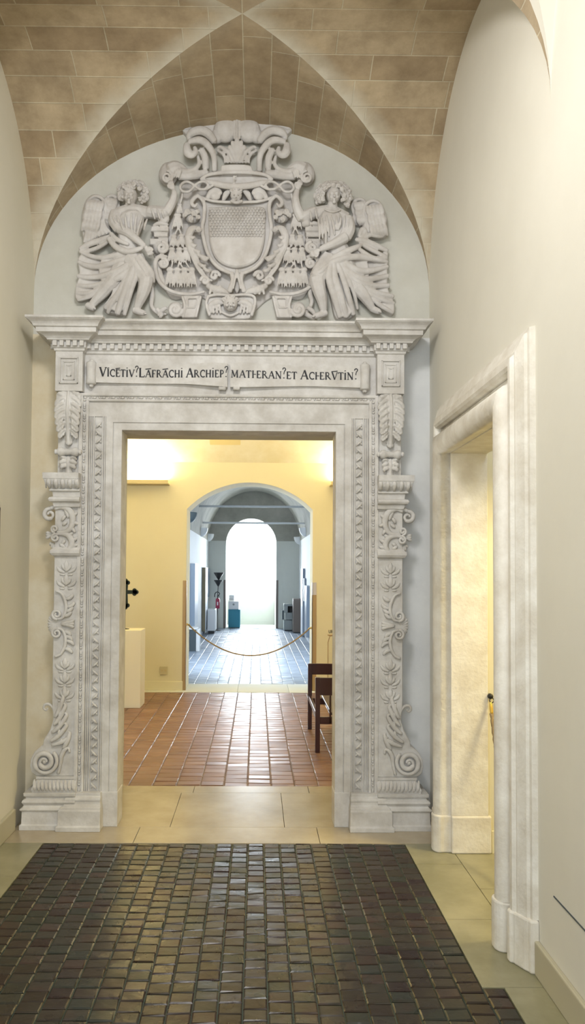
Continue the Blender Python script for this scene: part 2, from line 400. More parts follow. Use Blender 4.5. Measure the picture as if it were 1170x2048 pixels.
# yellow room floor
MX0, MX1, MY1 = -2.6, 2.3, 10.59
tiles('floor_room', MX0, MX1, YB, 10.43, .184, .122, 'tile2', 'grout2', .004, .0022, 8)
struct('floor_room_base', MB().box(MX0, MX1, YB, 10.43, -.06, -.007), 'grout2')
HX0, HX1, HY1 = -1.37, 1.20, 21.8
slabs('floor_arch_threshold', [(MX0,-1.0,10.43,10.59),(-1.0,-.25,10.43,11.2),(-.25,.45,10.43,11.2),(.45,.80,10.43,11.2),(.80,MX1,10.43,10.59)], 'plaster_e')
tiles('floor_hall', HX0, HX1, 11.2, HY1, .165, .122, 'tile3', 'grout3', .006, .003, 9)
struct('floor_hall_base', MB().box(HX0, HX1, 11.2, HY1, -.06, -.006), 'grout3')

# skirtings of the corridor
struct('baseboard_left', MB().box(XL, XL+.022, -4, 4.93, 0, .135), 'skirting', bevel=.006)
struct('baseboard_right', MB().box(XR-.022, XR, -4, 3.20, 0, .138), 'skirting', bevel=.006)
struct('trim_1', MB().box(XR-.003, XR, 1.0, 3.04, .381, .386), 'greyd')      # groove line above the skirting

# ---- yellow room
AX0 = at(372, 1200, MY1)[0]; AX1 = at(625, 1200, MY1)[0]; AZS = at(372, 1018, MY1)[1]; AZT = at(498, 965, MY1)[1]
WT = 11.12
def arch_pts(x0, x1, zs, zt, n=28):
    """segmental arch through the two springings and the crown, left to right"""
    c = (x0+x1)/2; hw = (x1-x0)/2; r = zt-zs; 
    if r >= hw*.999: 
        return [(c-hw*math.cos(PI*i/n), zs+r*math.sin(PI*i/n)) for i in range(n+1)]
    rad = (hw*hw+r*r)/(2*r); a = math.asin(min(1,hw/rad)); zc = zt-rad
    return [(c+rad*math.sin(-a+2*a*i/n), zc+rad*math.cos(-a+2*a*i/n)) for i in range(n+1)]
def wall_with_arch(mb, X0, X1, Z1, y0, y1, x0, x1, zs, zt):
    mb.box(X0, x0, y0, y1, -.1, Z1).box(x1, X1, y0, y1, -.1, Z1)
    ap = arch_pts(x0, x1, zs, zt)
    for (a, b) in zip(ap[:-1], ap[1:]):
        mb.prism_y([a, b, (b[0], Z1), (a[0], Z1)], y0, y1)
mb = MB(); wall_with_arch(mb, MX0-.2, MX1+.2, 4.6, MY1, WT, AX0, AX1, AZS, AZT); struct('wall_back', mb, 'plaster_y')
ZC = at(455, 925, MY1)[1]
struct('wall_room_left', MB().box(MX0-.2, MX0, YB, MY1, -.1, 4.6), 'plaster_y')
struct('wall_room_right', MB().box(MX1, MX1+.2, YB, MY1, -.1, 4.6), 'plaster_y')
mb = MB(); prof = []
for i in range(25):
    t = -1+2*i/24; prof.append(((YB+MY1)/2+t*(MY1-YB)/2, ZC+.95*(1-t*t)))
vs = [(MX0,y,z) for y,z in prof]+[(MX1,y,z) for y,z in prof]+[(MX0,y,z+.1) for y,z in prof]+[(MX1,y,z+.1) for y,z in prof]
fs = [(i,i+1,26+i,25+i) for i in range(24)]+[(51+i,50+i,75+i,76+i) for i in range(24)]
mb.add(vs, fs); struct('ceiling_room', mb, 'ceil_y', smooth=True, fix=False)
def ceil_z(y): t = (y-(YB+MY1)/2)/((MY1-YB)/2); return ZC+.95*(1-t*t)
def ceil_hit(px, py):
    d = ray(px, py)
    for i in range(4000):
        y = 10.58-i*.001; z = H+d.z*y/d.y
        if z <= ceil_z(y): return (d.x*y/d.y, y, ceil_z(y))
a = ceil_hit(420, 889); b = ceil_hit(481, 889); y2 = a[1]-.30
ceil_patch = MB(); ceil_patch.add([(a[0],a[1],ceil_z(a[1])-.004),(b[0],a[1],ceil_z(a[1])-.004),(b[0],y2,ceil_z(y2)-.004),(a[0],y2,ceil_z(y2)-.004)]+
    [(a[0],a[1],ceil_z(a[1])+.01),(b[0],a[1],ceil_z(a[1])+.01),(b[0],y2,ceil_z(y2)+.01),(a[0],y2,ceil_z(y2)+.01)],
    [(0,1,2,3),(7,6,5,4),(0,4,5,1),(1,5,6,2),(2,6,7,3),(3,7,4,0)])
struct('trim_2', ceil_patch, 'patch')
struct('baseboard_back', MB().box(MX0, AX0-.035, MY1-.018, MY1, 0, .125).box(AX1+.06, MX1, MY1-.018, MY1, 0, .125), 'plaster_y', bevel=.005)

# ---- hall beyond the arch
struct('wall_hall_left', MB().box(HX0-.2, HX0, WT, HY1, -.1, 3.0), 'plaster_b')
struct('wall_hall_right', MB().box(HX1, HX1+.2, WT, HY1, -.1, 3.0), 'plaster_b')
ZH0 = at(500, 1082, HY1)[1]; ZH1 = at(510, 983, HY1)[1]
ap = arch_pts(HX0, HX1, ZH0, ZH1, 32); n_ = len(ap)
mb = MB()
vs = [(x,WT,z) for x,z in ap]+[(x,HY1,z) for x,z in ap]+[(x,WT,z+.2) for x,z in ap]+[(x,HY1,z+.2) for x,z in ap]
mb.add(vs, [(i,i+1,n_+i+1,n_+i) for i in range(n_-1)]+[(2*n_+i+1,2*n_+i,3*n_+i,3*n_+i+1) for i in range(n_-1)])
struct('ceiling_hall', mb, 'hallstone', smooth=True, fix=False)
NX0 = at(451.5, 1150, HY1)[0]; NX1 = at(552.5, 1150, HY1)[0]; NZS = at(451, 1086, HY1)[1]; NZT = at(502, 1037, HY1)[1]; NY = 23.4
mb = MB().box(HX0-.2, NX0, HY1, NY, -.1, ZH0).box(NX1, HX1+.2, HY1, NY, -.1, ZH0); struct('wall_end', mb, 'plaster_e')
mb = MB(); apn = arch_pts(NX0, NX1, NZS, NZT, 28)
for (p, q) in zip(apn[:-1], apn[1:]): mb.prism_y([(p[0],max(p[1],ZH0-.3)),(q[0],max(q[1],ZH0-.3)),(q[0],4.3),(p[0],4.3)], HY1, NY)
mb.box(HX0-.2, NX0, HY1, NY, ZH0, 4.3).box(NX1, HX1+.2, HY1, NY, ZH0, 4.3)
struct('wall_end_upper', mb, 'hallstone')
struct('floor_niche', MB().box(NX0, NX1, HY1, NY+.3, -.06, 0), 'plaster_e')
SZ = .74
struct('wall_sill', MB().box(NX0, NX1, NY, NY+.3, 0, SZ), 'plaster_e')
struct('baseboard_niche', MB().box(NX0, NX1, NY-.02, NY, 0, .11), 'plaster_e')
# window_1 in the niche
wf = MB(); fw = .05
wx0, wx1, wz0, wz1 = NX0+.02, NX1-.02, SZ, NZT
wf.box(NX0+.002, NX0+.10, NY+.302, NY+.36, SZ+.07, NZT).box(NX1-.10, NX1-.002, NY+.302, NY+.36, SZ+.07, NZT)
wf.box(NX0+.002, NX1-.002, NY+.302, NY+.36, SZ, SZ+.07).box(-.195, -.145, NY+.302, NY+.36, SZ+.07, NZT)
wo = struct('window_1', wf, 'white'); gp = MB().box(NX0+.10, NX1-.10, NY+.33, NY+.334, SZ+.07, NZT).build('pane', 'glass', wo)
struct('trim_3', MB().box(NX0-.06, NX0+.004, HY1-.008, HY1+.06, 0, 1.36).box(NX1-.004, NX1+.06, HY1-.008, HY1+.06, 0, 1.36), 'brown')

# ---- side room behind the right doorway
mb = MB().box(XR+.20, 2.05, DY1, DY1+.3, 0, DZ+.02).box(XR+.20, 2.05, DY0-.3, DY0, 0, DZ+.02)
struct('wall_side_reveal', mb, 'plaster_y')
mb = MB().box(3.4, 3.5, 2.2, 5.2, 0, 3).box(2.05, 3.4, 5.1, 5.2, 0, 3).box(2.05, 3.4, 2.2, 2.3, 0, 3).box(2.0, 3.5, 2.2, 5.2, 3, 3.1)
mb.box(2.0, 2.05, 2.2, DY0, 0, 3).box(2.0, 2.05, DY1, 5.2, 0, 3).box(1.7, 2.05, DY0, DY1, DZ, 3)
struct('wall_side_room', mb, 'plaster_y')
struct('floor_side_room', MB().box(1.9, 3.5, 2.2, 5.2, -.05, 0), 'slab')
struct('baseboard_side', MB().box(XR+.22, 2.05, DY1-.012, DY1, 0, .125), 'plaster_y')
area('side_room_lamp', (2.75, 3.6, 2.7), .5, 60, (1,.82,.42), (2.0, 4.3, 1.0))

# ------------------------------------------------------------------ side doorway frame (bolection moulding in limestone)
def side_frame():
    t = thing('side_door_surround', 'cream limestone door surround with rounded bolection moulding on the right wall', 'door surround', (XR, (DY0+DY1)/2, 0))
    # profile: (offset from opening, projection from the wall)
    roll = [(-.0, .0), (-.0, .05)]+[(.045-.050*math.cos(a), .070+.043*math.sin(a)) for a in [i*PI/10 for i in range(0, 11)]]+[(.10,.05),(.125,.045),(.13,.0)]
    outer = [(.13,.0),(.13,.055),(.137,.075),(.15,.082),(.172,.080),(.182,.064),(.19,.064),(.20,.058),(.238,.040),(.243,.028),(.258,.024),(.262,.0)]
    inner_face = [(0,-.20),(0,.02),(.004,.03)]
    def sweep(prof, z0, top):
        mb = MB(); n = len(prof); vs = []
        path = [(-1, z0, 0), (-1, top, 1), (1, top, 1), (1, z0, 0)]
        for s, z, k in path:
            for o, p in prof:
                y = (DY0-o) if s < 0 else (DY1+o)
                vs.append((XR-p, y, z+o*k*1.28))
        fs = []
        for i in range(3):
            for j in range(n-1): fs.append((i*n+j, i*n+j+1, (i+1)*n+j+1, (i+1)*n+j))
        mb.add(vs, fs); return mb
    TOPZ = 2.355
    PH = .215
    o = sweep(roll, PH, TOPZ).build('inner_roll', 'portalstone', t, smooth=True, fix=False)
    o = sweep(outer, PH, TOPZ).build('outer_moulding', 'portalstone', t, fix=False)
    # stone lining of the reveal
    mb = MB().box(XR-.02, XR+.20, DY1-.018, DY1+.02, PH, TOPZ); mb.box(XR-.02, XR+.20, DY0-.02, DY0+.012, PH, TOPZ); mb.box(XR-.02, XR+.20, DY0, DY1, TOPZ-.004, TOPZ+.03)
    mb.build('stone_lining', 'portalstone', t, bevel=.003)
    for s in (-1, 1):
        mb = MB()
        def Y(o): return DY0-o if s < 0 else DY1+o
        for prof, ex in ((roll, .010), (outer, .012)):
            po = [(XR-max(p, 0)-(ex if p > 0 else 0), Y(o-(ex if o < .05 else -ex if o > .24 else 0))) for o, p in prof]
            mb.prism_z(po, 0, PH)
        a, b = sorted((Y(-.03), Y(.03))); mb.box(XR-.02, XR+.215, a, b, 0, PH)
        mb.build('plinth', 'portalstone', t, bevel=.008)
side_frame()

# barrier rope across the side doorway
t = thing('rope_barrier', 'short braided tan rope with brass end hooked inside the right doorway', 'rope', (1.40, DY1-.03, .90))
hk = MB().lathe((1.380, DY1-.012, .915), [(.016,0),(.016,-.02),(.010,-.03)], 12, axis='y').build('wall_knob', 'dark', t, smooth=True)
MB().tube([(1.385+.012*math.cos(a), DY1-.035, .893+.014*math.sin(a)) for a in [i*PI/6 for i in range(12)]], .003, 6, 2).build('ring', 'dark', t, smooth=True)
MB().tube([(1.378, DY1-.035, .882),(1.378, DY1-.045, .85),(1.378, DY1-.055, .82)], [.006,.010,.009], 10).build('brass_end', 'brass', t, smooth=True)
rp = MB(); pts = []
for i in range(31):
    u = i/30; pts.append((1.378, DY1-.055-u*(DY1-DY0-.085), .82-2.6*u*(1-u)+.05*u))
for k in range(2):
    q = []
    for i in range(121):
        u = i/120; j = min(int(u*30), 29); f = u*30-j; a = pts[j]; b = pts[j+1]; ph = u*160+k*PI
        q.append((a[0]+(b[0]-a[0])*f+.006*math.cos(ph), a[1]+(b[1]-a[1])*f, a[2]+(b[2]-a[2])*f+.006*math.sin(ph)))
    rp.tube(q, .0075, 6, 1)
rp.build('cord', 'rope', t, smooth=True)

# ------------------------------------------------------------------ the great portal
YF = 5.01
IW = OX1-OX0
def surround():
    t = thing('door_surround', 'pale carved limestone surround of the central doorway, leaf bands up its jambs', 'door surround', ((OX0+OX1)/2, YF, 0))
    def X(o, s): return OX0-o if s < 0 else OX1+o
    def sweep(prof, z0, kz=.86):
        mb = MB(); n = len(prof); vs = []
        for s, z, k in [(-1,z0,0),(-1,OZ,1),(1,OZ,1),(1,z0,0)]:
            for o, d in prof: vs.append((X(o,s), YF-d, z+o*k*kz))
        fs = [(i*n+j, i*n+j+1, (i+1)*n+j+1, (i+1)*n+j) for i in range(3) for j in range(n-1)]
        return mb.add(vs, fs)
    sweep([(0,-.19),(0,-.0),(.002,.002),(.052,.002),(.054,-.003),(.057,-.003),(.059,.006),(.100,.006),(.104,.006),(.104,-.19)], 0).build('architrave', 'stone', t, fix=False)
    zb = .225
    sweep([(.215,-.10),(.215,.016),(.222,.020),(.232,.020),(.234,.012),(.252,.012),(.254,.022),(.262,.026),(.275,.026),(.278,-.19)], zb).build('outer_moulding', 'stone', t, fix=False)
    # flat lintel panel
    MB().box(OX0-.217, OX1+.217, YF-.004, YF+.19, OZ+.088, OZ+.186).build('lintel', 'stone', t)
    for s in (-1, 1):
        mb = MB(); a, b = sorted((X(.103,s), X(.217,s)))
        mb.box(a, b, YF+.004, YF+.19, zb, OZ+.09)
        for o in (.106,.118,.178,.192,.204):
            c, d = sorted((X(o,s), X(o+.008,s))); mb.box(c, d, YF-.008, YF+.01, zb, OZ+.09)
        mb.build('jamb_band', 'stone', t, bevel=.002)
        # leaf and dart carving: pairs of small leaves
        lb = MB(); n = 46; zt = OZ+.03
        for i in range(n):
            z = zb+.03+(zt-zb-.03)*i/(n-1); xc = X(.152, s); k = 1 if i % 2 else -1
            lb.tube([(xc-.018*k, YF-.001, z-.018),(xc-.006*k, YF-.008, z-.004),(xc+.010*k, YF-.006, z+.010),(xc+.016*k, YF-.001, z+.022)], [.003,.0085,.0075,.003], 6, 3, flat=.8)
            lb.tube([(xc+.016*k, YF-.001, z-.014),(xc+.014*k, YF-.006, z-.004),(xc+.004*k, YF-.005, z+.004)], [.003,.006,.003], 6, 2, flat=.8)
        lb.build('leaf_carving', 'stone', t, smooth=True)
    # beading all round in the outer moulding
    bd = MB()
    for s in (-1, 1):
        z = zb+.01; i = 0
        while z < OZ+.20:
            r = .0085; L = .007 if i % 3 else .015
            bd.ell((X(.243,s), YF-.014, z), r, r*.9, L, nu=6, nv=5); z += L*2+.003; i += 1
    x = OX0-.24; i = 0
    while x < OX1+.24:
        L = .006 if i % 3 else .014
        bd.ell((x, YF-.014, OZ+.243*.86), L, .008, .008, nu=6, nv=5); x += L*2+.003; i += 1
    bd.build('beading', 'stone', t, smooth=True)
    # base blocks
    for s in (-1, 1):
        a, b = sorted((X(.105, s), X(.275, s)))
        mb = MB(); outl = 1 if s < 0 else .2; outr = .2 if s < 0 else 1
        mb.stack(a, b, YF-.02, YF+.19, [(0,.092),(.028,.092),(.034,.082),(.125,.080),(.132,.072),(.142,.070),(.150,.056),(.160,.048),(.172,.046),(.186,.050),(.196,.046),(.205,.030),(.215,.030),(.225,.030)], pl=outl, pr=outr)
        mb.build('base_block', 'stone', t, bevel=.003)
        a, b = sorted((X(-.003, s), X(.105, s)))
        MB().box(a, b, YF-.008, YF+.17, 0, .22).build('inner_plinth', 'stone', t, bevel=.003)
surround()

# ---- relief helpers -------------------------------------------------------
def spiral(cx, cz, r0, r1, a0, turns, n=26, sx=1):
    return [(cx+sx*(r0+(r1-r0)*i/n)*math.cos(a0+2*PI*turns*i/n), cz+(r0+(r1-r0)*i/n)*math.sin(a0+2*PI*turns*i/n)) for i in range(n+1)]
def rt(mb, pts, r, y, lift=0, sub=3, n=8, flat=.9):   # relief tube on the plane y
    k = len(pts)
    if not hasattr(r, '__len__'): rr = [r]*k
    elif len(r) == k: rr = r
    else: rr = [r[0]+(r[-1]-r[0])*i/(k-1) for i in range(k)] if len(r) == 2 else [r[min(int(i/(k-1)*(len(r)-1)+.5), len(r)-1)] for i in range(k)]
    mb.tube([(p[0], y-lift*1.7-.001, p[1]) for p in pts], [q*1.04 for q in rr], n, sub, flat*1.1)
def acanthus(mb, cx, ztop, zbot, w, y, bulge=.04, rows=6, up=False):
    """a hanging acanthus leaf: midrib and curling lobes in rows"""
    Hh = ztop-zbot
    def yy(u): return y-bulge*math.sin(PI*min(1,u*1.05+.10))
    def zz(u): return ztop-Hh*u
    def ww(u): return w*(.92 if u < .08 else 1.0)*(1-.62*u**2.4)
    n = 7
    for k in range(n):                       # flesh of the leaf
        u = (k+.4)/n*.92; mb.ell((cx, yy(u)+.012, zz(u)), ww(u)*.80, .016, Hh/n*.95, 0, 14, 8)
    mb.tube([(cx, yy(u)-.010, zz(u)) for u in (0,.25,.5,.75,1)], [.010,.009,.009,.012,.016], 8, 3)
    for s in (-1, 1): mb.tube([(cx+s*.016, yy(u)-.004, zz(u)) for u in (0,.25,.5,.75,.95)], [.006,.006,.006,.005,.005], 8, 3)
    for i in range(rows):
        u = i/rows*.84; W_ = ww(u)
        for s in (-1, 1):
            P = [(cx+s*.010, yy(u), zz(u+.02)), (cx+s*W_*.45, yy(u)-.012, zz(u+.02)), (cx+s*W_*.85, yy(u)-.012, zz(u+.08)), (cx+s*W_, yy(u)-.004, zz(u+.155)), (cx+s*W_*.84, yy(u)-.012, zz(u+.18))]
            mb.tube(P, [.006,.011,.014,.012,.006], 7, 3, .8)
            for v, dz in ((.40,.13),(.62,.16)):
                mb.tube([(cx+s*W_*v, yy(u)-.006, zz(u+.04)), (cx+s*W_*(v+.10), yy(u)-.012, zz(u+dz))], [.008,.007], 6, 1, .8)
    for s in (-1, 1):
        mb.ell((cx+s*w*.72, y-.022, ztop-Hh*.055), w*.26, .024, Hh*.05)
        mb.tube([(cx+s*w*.30, y-.012, ztop-Hh*.12),(cx+s*w*.62, y-.030, ztop-Hh*.06),(cx+s*w*.95, y-.020, ztop-Hh*.07),(cx+s*w*.86, y-.026, ztop-Hh*.11)], [.008,.012,.010,.006], 7, 3)
    mb.tube([(cx-.02, yy(.95), zz(.96)), (cx, yy(.98)-.012, zz(1)), (cx+.02, yy(.95), zz(.96))], [.008,.016,.008], 8, 3)
def leaf_rosette(mb, cx, cz, r, y, n=5, a0=PI/2, span=PI*1.1):
    for i in range(n):
        a = a0-span/2+span*i/(n-1)
        rt(mb, [(cx,cz),(cx+.6*r*math.cos(a),cz+.6*r*math.sin(a)),(cx+r*math.cos(a),cz+r*math.sin(a))], [.25*r,.32*r,.16*r], y, .004, 2, 7, .7)

# ---- pilasters ------------------------------------------------------------
def pilaster(s, X0, label):
    def X(u): return X0+s*u
    t = thing('pilaster', label, 'pilaster', (X(.09), 4.99, 0), 'carved pilasters flanking the central doorway')
    def bx(mb, u0,u1,y0,y1,z0,z1): a,b = sorted((X(u0),X(u1))); return mb.box(a,b,y0,y1,z0,z1)
    def st(mb, u0,u1,yf,rings,pi=0.0,po=1):
        a,b = sorted((X(u0),X(u1))); return mb.stack(a,b,yf,YW, rings, pl=(po if s < 0 else pi), pr=(pi if s < 0 else po))
    # base mouldings
    mb = MB(); st(mb, .0, .285, 4.985, [(0,.060),(.030,.060),(.036,.050),(.115,.048),(.122,.058),(.130,.060),(.136,.048),(.150,.038),(.160,.044),(.170,.050),(.182,.046),(.190,.030),(.204,.028),(.206,.040),(.222,.042),(.226,.042)])
    mb.build('base', 'stone', t, bevel=.002)
    # gadrooned band
    mb = MB(); st(mb, .0, .25, 4.99, [(.226,.028),(.245,.032),(.265,.026),(.290,.010),(.305,.0),(.306,.008),(.322,.008)])
    for i in range(11):
        u = .012+i*.0245
        mb.tube([(X(u-.004), 4.970-.006, .236),(X(u+.002), 4.958, .258),(X(u+.010), 4.975, .285),(X(u+.013), 4.990, .300)], [.008,.0115,.009,.005], 7, 3)
    mb.build('gadroon_band', 'stone', t, smooth=False)
    # bracket and shaft: one outlined slab
    out = [(0,.322),(.262,.322),(.292,.345),(.302,.385),(.298,.43),(.275,.475),(.235,.510),(.222,.515),(.216,.55),(.20,.575),(.176,.62),(.160,.67),(.158,.71),(.165,.745),(.168,.80),(.168,2.065),(0,2.065)]
    MB().prism_y([(X(u),z) for u,z in out], 4.995, YW, .004).build('shaft', 'stone', t)
    y = 4.995
    # big volute at the foot
    vb = MB(); rt(vb, spiral(X(.205), .415, .082, .012, PI*.75, 2.1, 40, s), [.012,.016,.010], y, .008)
    vb.ell((X(.205), y-.008, .415), .016,.016,.016)
    rt(vb, [(X(.12),.34),(X(.105),.40),(X(.10),.45),(X(.08),.49),(X(.055),.50),(X(.05),.475)], [.010,.014,.008], y, .004)
    vb.build('volute', 'stone', t, smooth=True)
    # foliage on the bracket
    fb = MB()
    for (u,z,du,dz) in ((.16,.52,-.11,.05),(.17,.545,-.10,.10),(.16,.60,-.09,.11),(.15,.65,-.07,.12),(.145,.70,-.05,.12),(.09,.50,-.04,.09)):
        rt(fb, [(X(u),z),(X(u+du*.5),z+dz*.35),(X(u+du),z+dz),(X(u+du*.8),z+dz*1.15)], [.010,.016,.012,.005], y, .004)
        rt(fb, [(X(u+du*.5),z+dz*.35),(X(u+du*.55),z+dz*.75)], [.012,.006], y, .006)
    rt(fb, [(X(.215),.545),(X(.175),.61),(X(.152),.68),(X(.160),.745),(X(.185),.775),(X(.215),.775),(X(.222),.750),(X(.205),.738),(X(.198),.752)], [.006,.007,.008,.008,.009,.009,.008,.006,.006], y+.01, .0)
    fb.build('bracket_foliage', 'stone', t, smooth=True)
    # leaf drops along the shaft
    lf = MB()
    def drop(zc, k=1.0):
        c = X(.088)
        rt(lf, [(c,zc-.035*k),(c,zc),(c,zc+.030*k)], [.010,.018*k,.006], y, .002, 3, 8, .6)
        for q in (-1,1):
            rt(lf, [(c,zc-.03*k),(c+q*.020*k,zc-.012*k),(c+q*.024*k,zc+.006*k)], [.010,.011,.008], y, .002, 3, 8, .6)
            rt(lf, [(c+q*.012,zc-.045*k),(c+q*.044*k,zc-.030*k),(c+q*.060*k,zc-.008*k)], [.008,.012,.006], y, 0, 3, 8, .6)
            rt(lf, [(c+q*.014,zc-.060*k),(c+q*.038*k,zc-.058*k)], [.008,.008], y, 0, 2, 8, .6)
    for z in (.86,.955,1.045,1.58,1.67):
        lf = MB(); drop(z); lf.build('leaf_drop', 'stone', t, smooth=True)
    # S scrolls in the middle of the shaft
    sc = MB()
    for q, zc in ((1,1.355),(-1,1.235)):
        rt(sc, spiral(X(.142), zc, .032, .008, -q*PI*.5, 1.4*q, 24, s), [.010,.007], y, .008)
        arc = [(X(.14), zc-q*.030),(X(.105), zc-q*.020),(X(.085), zc+q*.03),(X(.09), zc+q*.085),(X(.115), zc+q*.135),(X(.150), zc+q*.150)]
        rt(sc, arc, [.009,.011,.009], y, .005)
        for k_,(u,dz) in enumerate(((.085,.02),(.075,.05),(.085,.10),(.095,-.01))):
            rt(sc, [(X(u),zc+q*dz),(X(u-.025),zc+q*(dz+.006)),(X(u-.042),zc+q*(dz+.026))], [.010,.014,.009], y, .003, 2)
    for i in range(7):
        a = -1.2+2.4*i/6
        rt(sc, [(X(.15),1.295),(X(.172+.018*math.cos(a)),1.295+.035*math.sin(a)),(X(.176+.028*math.cos(a)),1.295+.058*math.sin(a))], [.008,.010,.006], y+.01, .0, 2)
    for i in (-1,0,1): rt(sc, [(X(.11),1.295),(X(.06),1.295+.010*i),(X(.035),1.295+.022*i)], [.012,.014,.010], y, .004, 2)
    sc.build('scrollwork', 'stone', t, smooth=True)
    # ring and upper scroll panel
    mb = MB(); st(mb, 0, .168, 4.985, [(1.730,0),(1.735,.012),(1.75,.022),(1.768,.022),(1.778,.010),(1.784,.006),(1.79,0)])
    mb.build('ring', 'stone', t, bevel=.002)
    up = MB()
    rt(up, spiral(X(.205), 2.0, .040, .010, PI*.55, -1.25, 30, s), [.013,.014,.010,.008], y+.012, .0)
    rt(up, [(X(.165),2.035),(X(.13),2.05),(X(.09),2.04),(X(.06),2.01),(X(.05),1.96),(X(.065),1.91),(X(.10),1.885),(X(.15),1.885)], [.010,.016,.020,.022,.020,.018,.014,.010], y, .004, 3, 8, .7)
    rt(up, [(X(.17),1.87),(X(.12),1.875),(X(.08),1.865),(X(.055),1.83),(X(.06),1.79),(X(.10),1.765)], [.010,.013,.018,.020,.018,.010], y, .004, 3, 8, .7)
    rt(up, spiral(X(.165), 1.905, .024, .006, -PI*.5, 1.3, 20, s), .008, y, .008)
    rt(up, spiral(X(.160), 1.848, .026, .006, PI*.5, -1.3, 20, s), .008, y, .008)
    for (u,z,du,dz) in ((.06,1.99,-.035,.02),(.055,1.95,-.04,-.01),(.065,1.92,-.03,-.035),(.10,2.03,-.02,-.05),(.10,1.99,.02,-.03),(.09,1.95,.025,-.02),(.055,1.83,-.035,.02),(.055,1.80,-.038,.005),(.10,1.83,.02,-.02),(.10,1.79,.03,.02),(.08,1.865,-.03,.015)):
        rt(up, [(X(u),z),(X(u+du*.6),z+dz*.5),(X(u+du),z+dz)], [.010,.013,.007], y, .004, 2, 7, .8)
    for a in (-.7,-.2,.3): rt(up, [(X(.175),1.872),(X(.205+.012*math.cos(a)),1.872+.03*math.sin(a)),(X(.225),1.872+.04*math.sin(a))], [.008,.011,.007], y+.014, 0, 2)
    for a in (0,1,2): rt(up, [(X(.165),1.80),(X(.195-.01*a),1.815-.012*a),(X(.200-.012*a),1.802-.018*a)], [.008,.010,.006], y+.014, 0, 2)
    rt(up, [(X(.12),2.050),(X(.165),2.052),(X(.199),2.041)], [.014,.013,.013], y+.008, 0)
    up.build('leaf_scroll', 'stone', t, smooth=True)
    # capital
    mb = MB(); st(mb, 0, .165, 4.975, [(2.045,.0),(2.05,.006),(2.068,.010),(2.076,.010),(2.082,.030),(2.094,.036),(2.108,.030),(2.114,.010),(2.145,.014),(2.150,.030),(2.160,.030),(2.163,.022),(2.19,.050),(2.215,.058),(2.222,.060),(2.226,.064),(2.262,.066),(2.264,.060)], pi=0)
    mb.build('capital', 'stone', t, bevel=.0015)
    eg = MB()
    for i in range(5):
        u = .012+i*.045
        eg.tube([(X(u), 4.945, 2.168),(X(u), 4.918, 2.195),(X(u), 4.912, 2.216)], [.009,.016,.012], 8, 2, .9)
        eg.tube([(X(u+.022), 4.945, 2.168),(X(u+.022), 4.918, 2.216)], [.005,.006], 6, 1)
    eg.build('egg_moulding', 'stone', t, smooth=True)
    # corbel with acanthus, roll, small leaf
    mb = MB(); bx(mb, 0, .160, 5.01, YW, 2.264, 2.82); mb.build('corbel', 'stone', t, bevel=.003)
    ac = MB(); acanthus(ac, X(.086), 2.80, 2.46, .078, 4.998, .05, 7); ac.build('acanthus_leaf', 'stone', t, voxel=.0035, sm=0)
    rl = MB(); c = X(.085); rl.lathe((c, 4.975, 2.405), [(.008,-.088),(.016,-.084),(.018,-.074),(.013,-.070),(.028,-.062),(.030,-.040),(.024,-.030),(.019,-.016),(.022,-.008),(.019,0),(.022,.008),(.019,.016),(.024,.030),(.030,.040),(.028,.062),(.013,.070),(.018,.074),(.016,.084),(.008,.088)], 16, axis='x')
    rl.build('baluster_roll', 'stone', t, smooth=True)
    sl = MB(); acanthus(sl, X(.086), 2.375, 2.275, .050, 5.005, .02, 3); sl.build('small_leaf', 'stone', t, voxel=.003, sm=0)
    # panelled block
    mb = MB(); bx(mb, -.004, .172, 4.962, YW, 2.80, 3.065)
    for k in range(3):
        e = .024+.022*k; 
        for (a0,b0,c0,d0) in ((e,.168-e,2.83+e*1.1-.01,2.838+e*1.1-.01),(e,.168-e,3.035-e*1.1+.002,3.043-e*1.1+.002),(e,e+.007,2.83+e*1.1-.01,3.043-e*1.1),(.161-e,.168-e,2.83+e*1.1-.01,3.043-e*1.1)):
            bx(mb, a0,b0,4.962-.006-.003*(2-k) if k != 1 else 4.956,4.97,c0,d0)
    mb.build('panel_block', 'stone', t, bevel=.0015)
    return t
PXL = at(160.5, 1100, 4.99)[0]; PXR = at(754, 1100, 4.99)[0]
pilaster(-1, PXL, 'left carved limestone pilaster between the left wall and the central doorway, warm grey')
pilaster(1, PXR, 'right carved limestone pilaster between the central doorway and the right wall, bluish grey')

# ---- cornice --------------------------------------------------------------
CT = thing('cornice', 'broad moulded limestone cornice with dentils breaking forward above both pilasters', 'cornice', (-.18, 5.0, 3.06))
prof = [(3.055,0),(3.062,.012),(3.075,.014),(3.08,.022),(3.118,.024),(3.122,.048),(3.13,.052),(3.142,.066),(3.150,.082),(3.156,.100),(3.158,.104),(3.186,.106),(3.189,.118),(3.194,.120),(3.203,.124),(3.213,.132),(3.221,.143),(3.226,.152),(3.229,.154),(3.231,.160),(3.246,.160)]
YC = 5.03; RY = 4.965
pf = [(YW+.0, 3.055)]+[(YC-p, z) for z, p in prof]+[(YW, 3.246)]
bl = (PXL-.168, PXL+.004); brr = (PXR-.004, PXR+.168)
MB().prism_x(pf, bl[1]-.01, brr[0]+.01).build('centre_moulding', 'stone', CT)
for (a, b) in (bl, brr):
    MB().stack(a, b, RY, YW, [(z, p) for z, p in prof]).build('projecting_block', 'stone', CT)
n = 37; x0 = bl[1]+.03; x1 = brr[0]-.03; proto = None
for i in range(n):
    xx = x0+(x1-x0)*i/(n-1)
    if proto is None: proto = MB().box(-.0125,.0125,-.046,-.02,3.086,3.119).build('dentil', 'stone', CT); d = proto
    else: d = proto.copy(); C.objects.link(d)
    d.location = (xx, YC, 0)
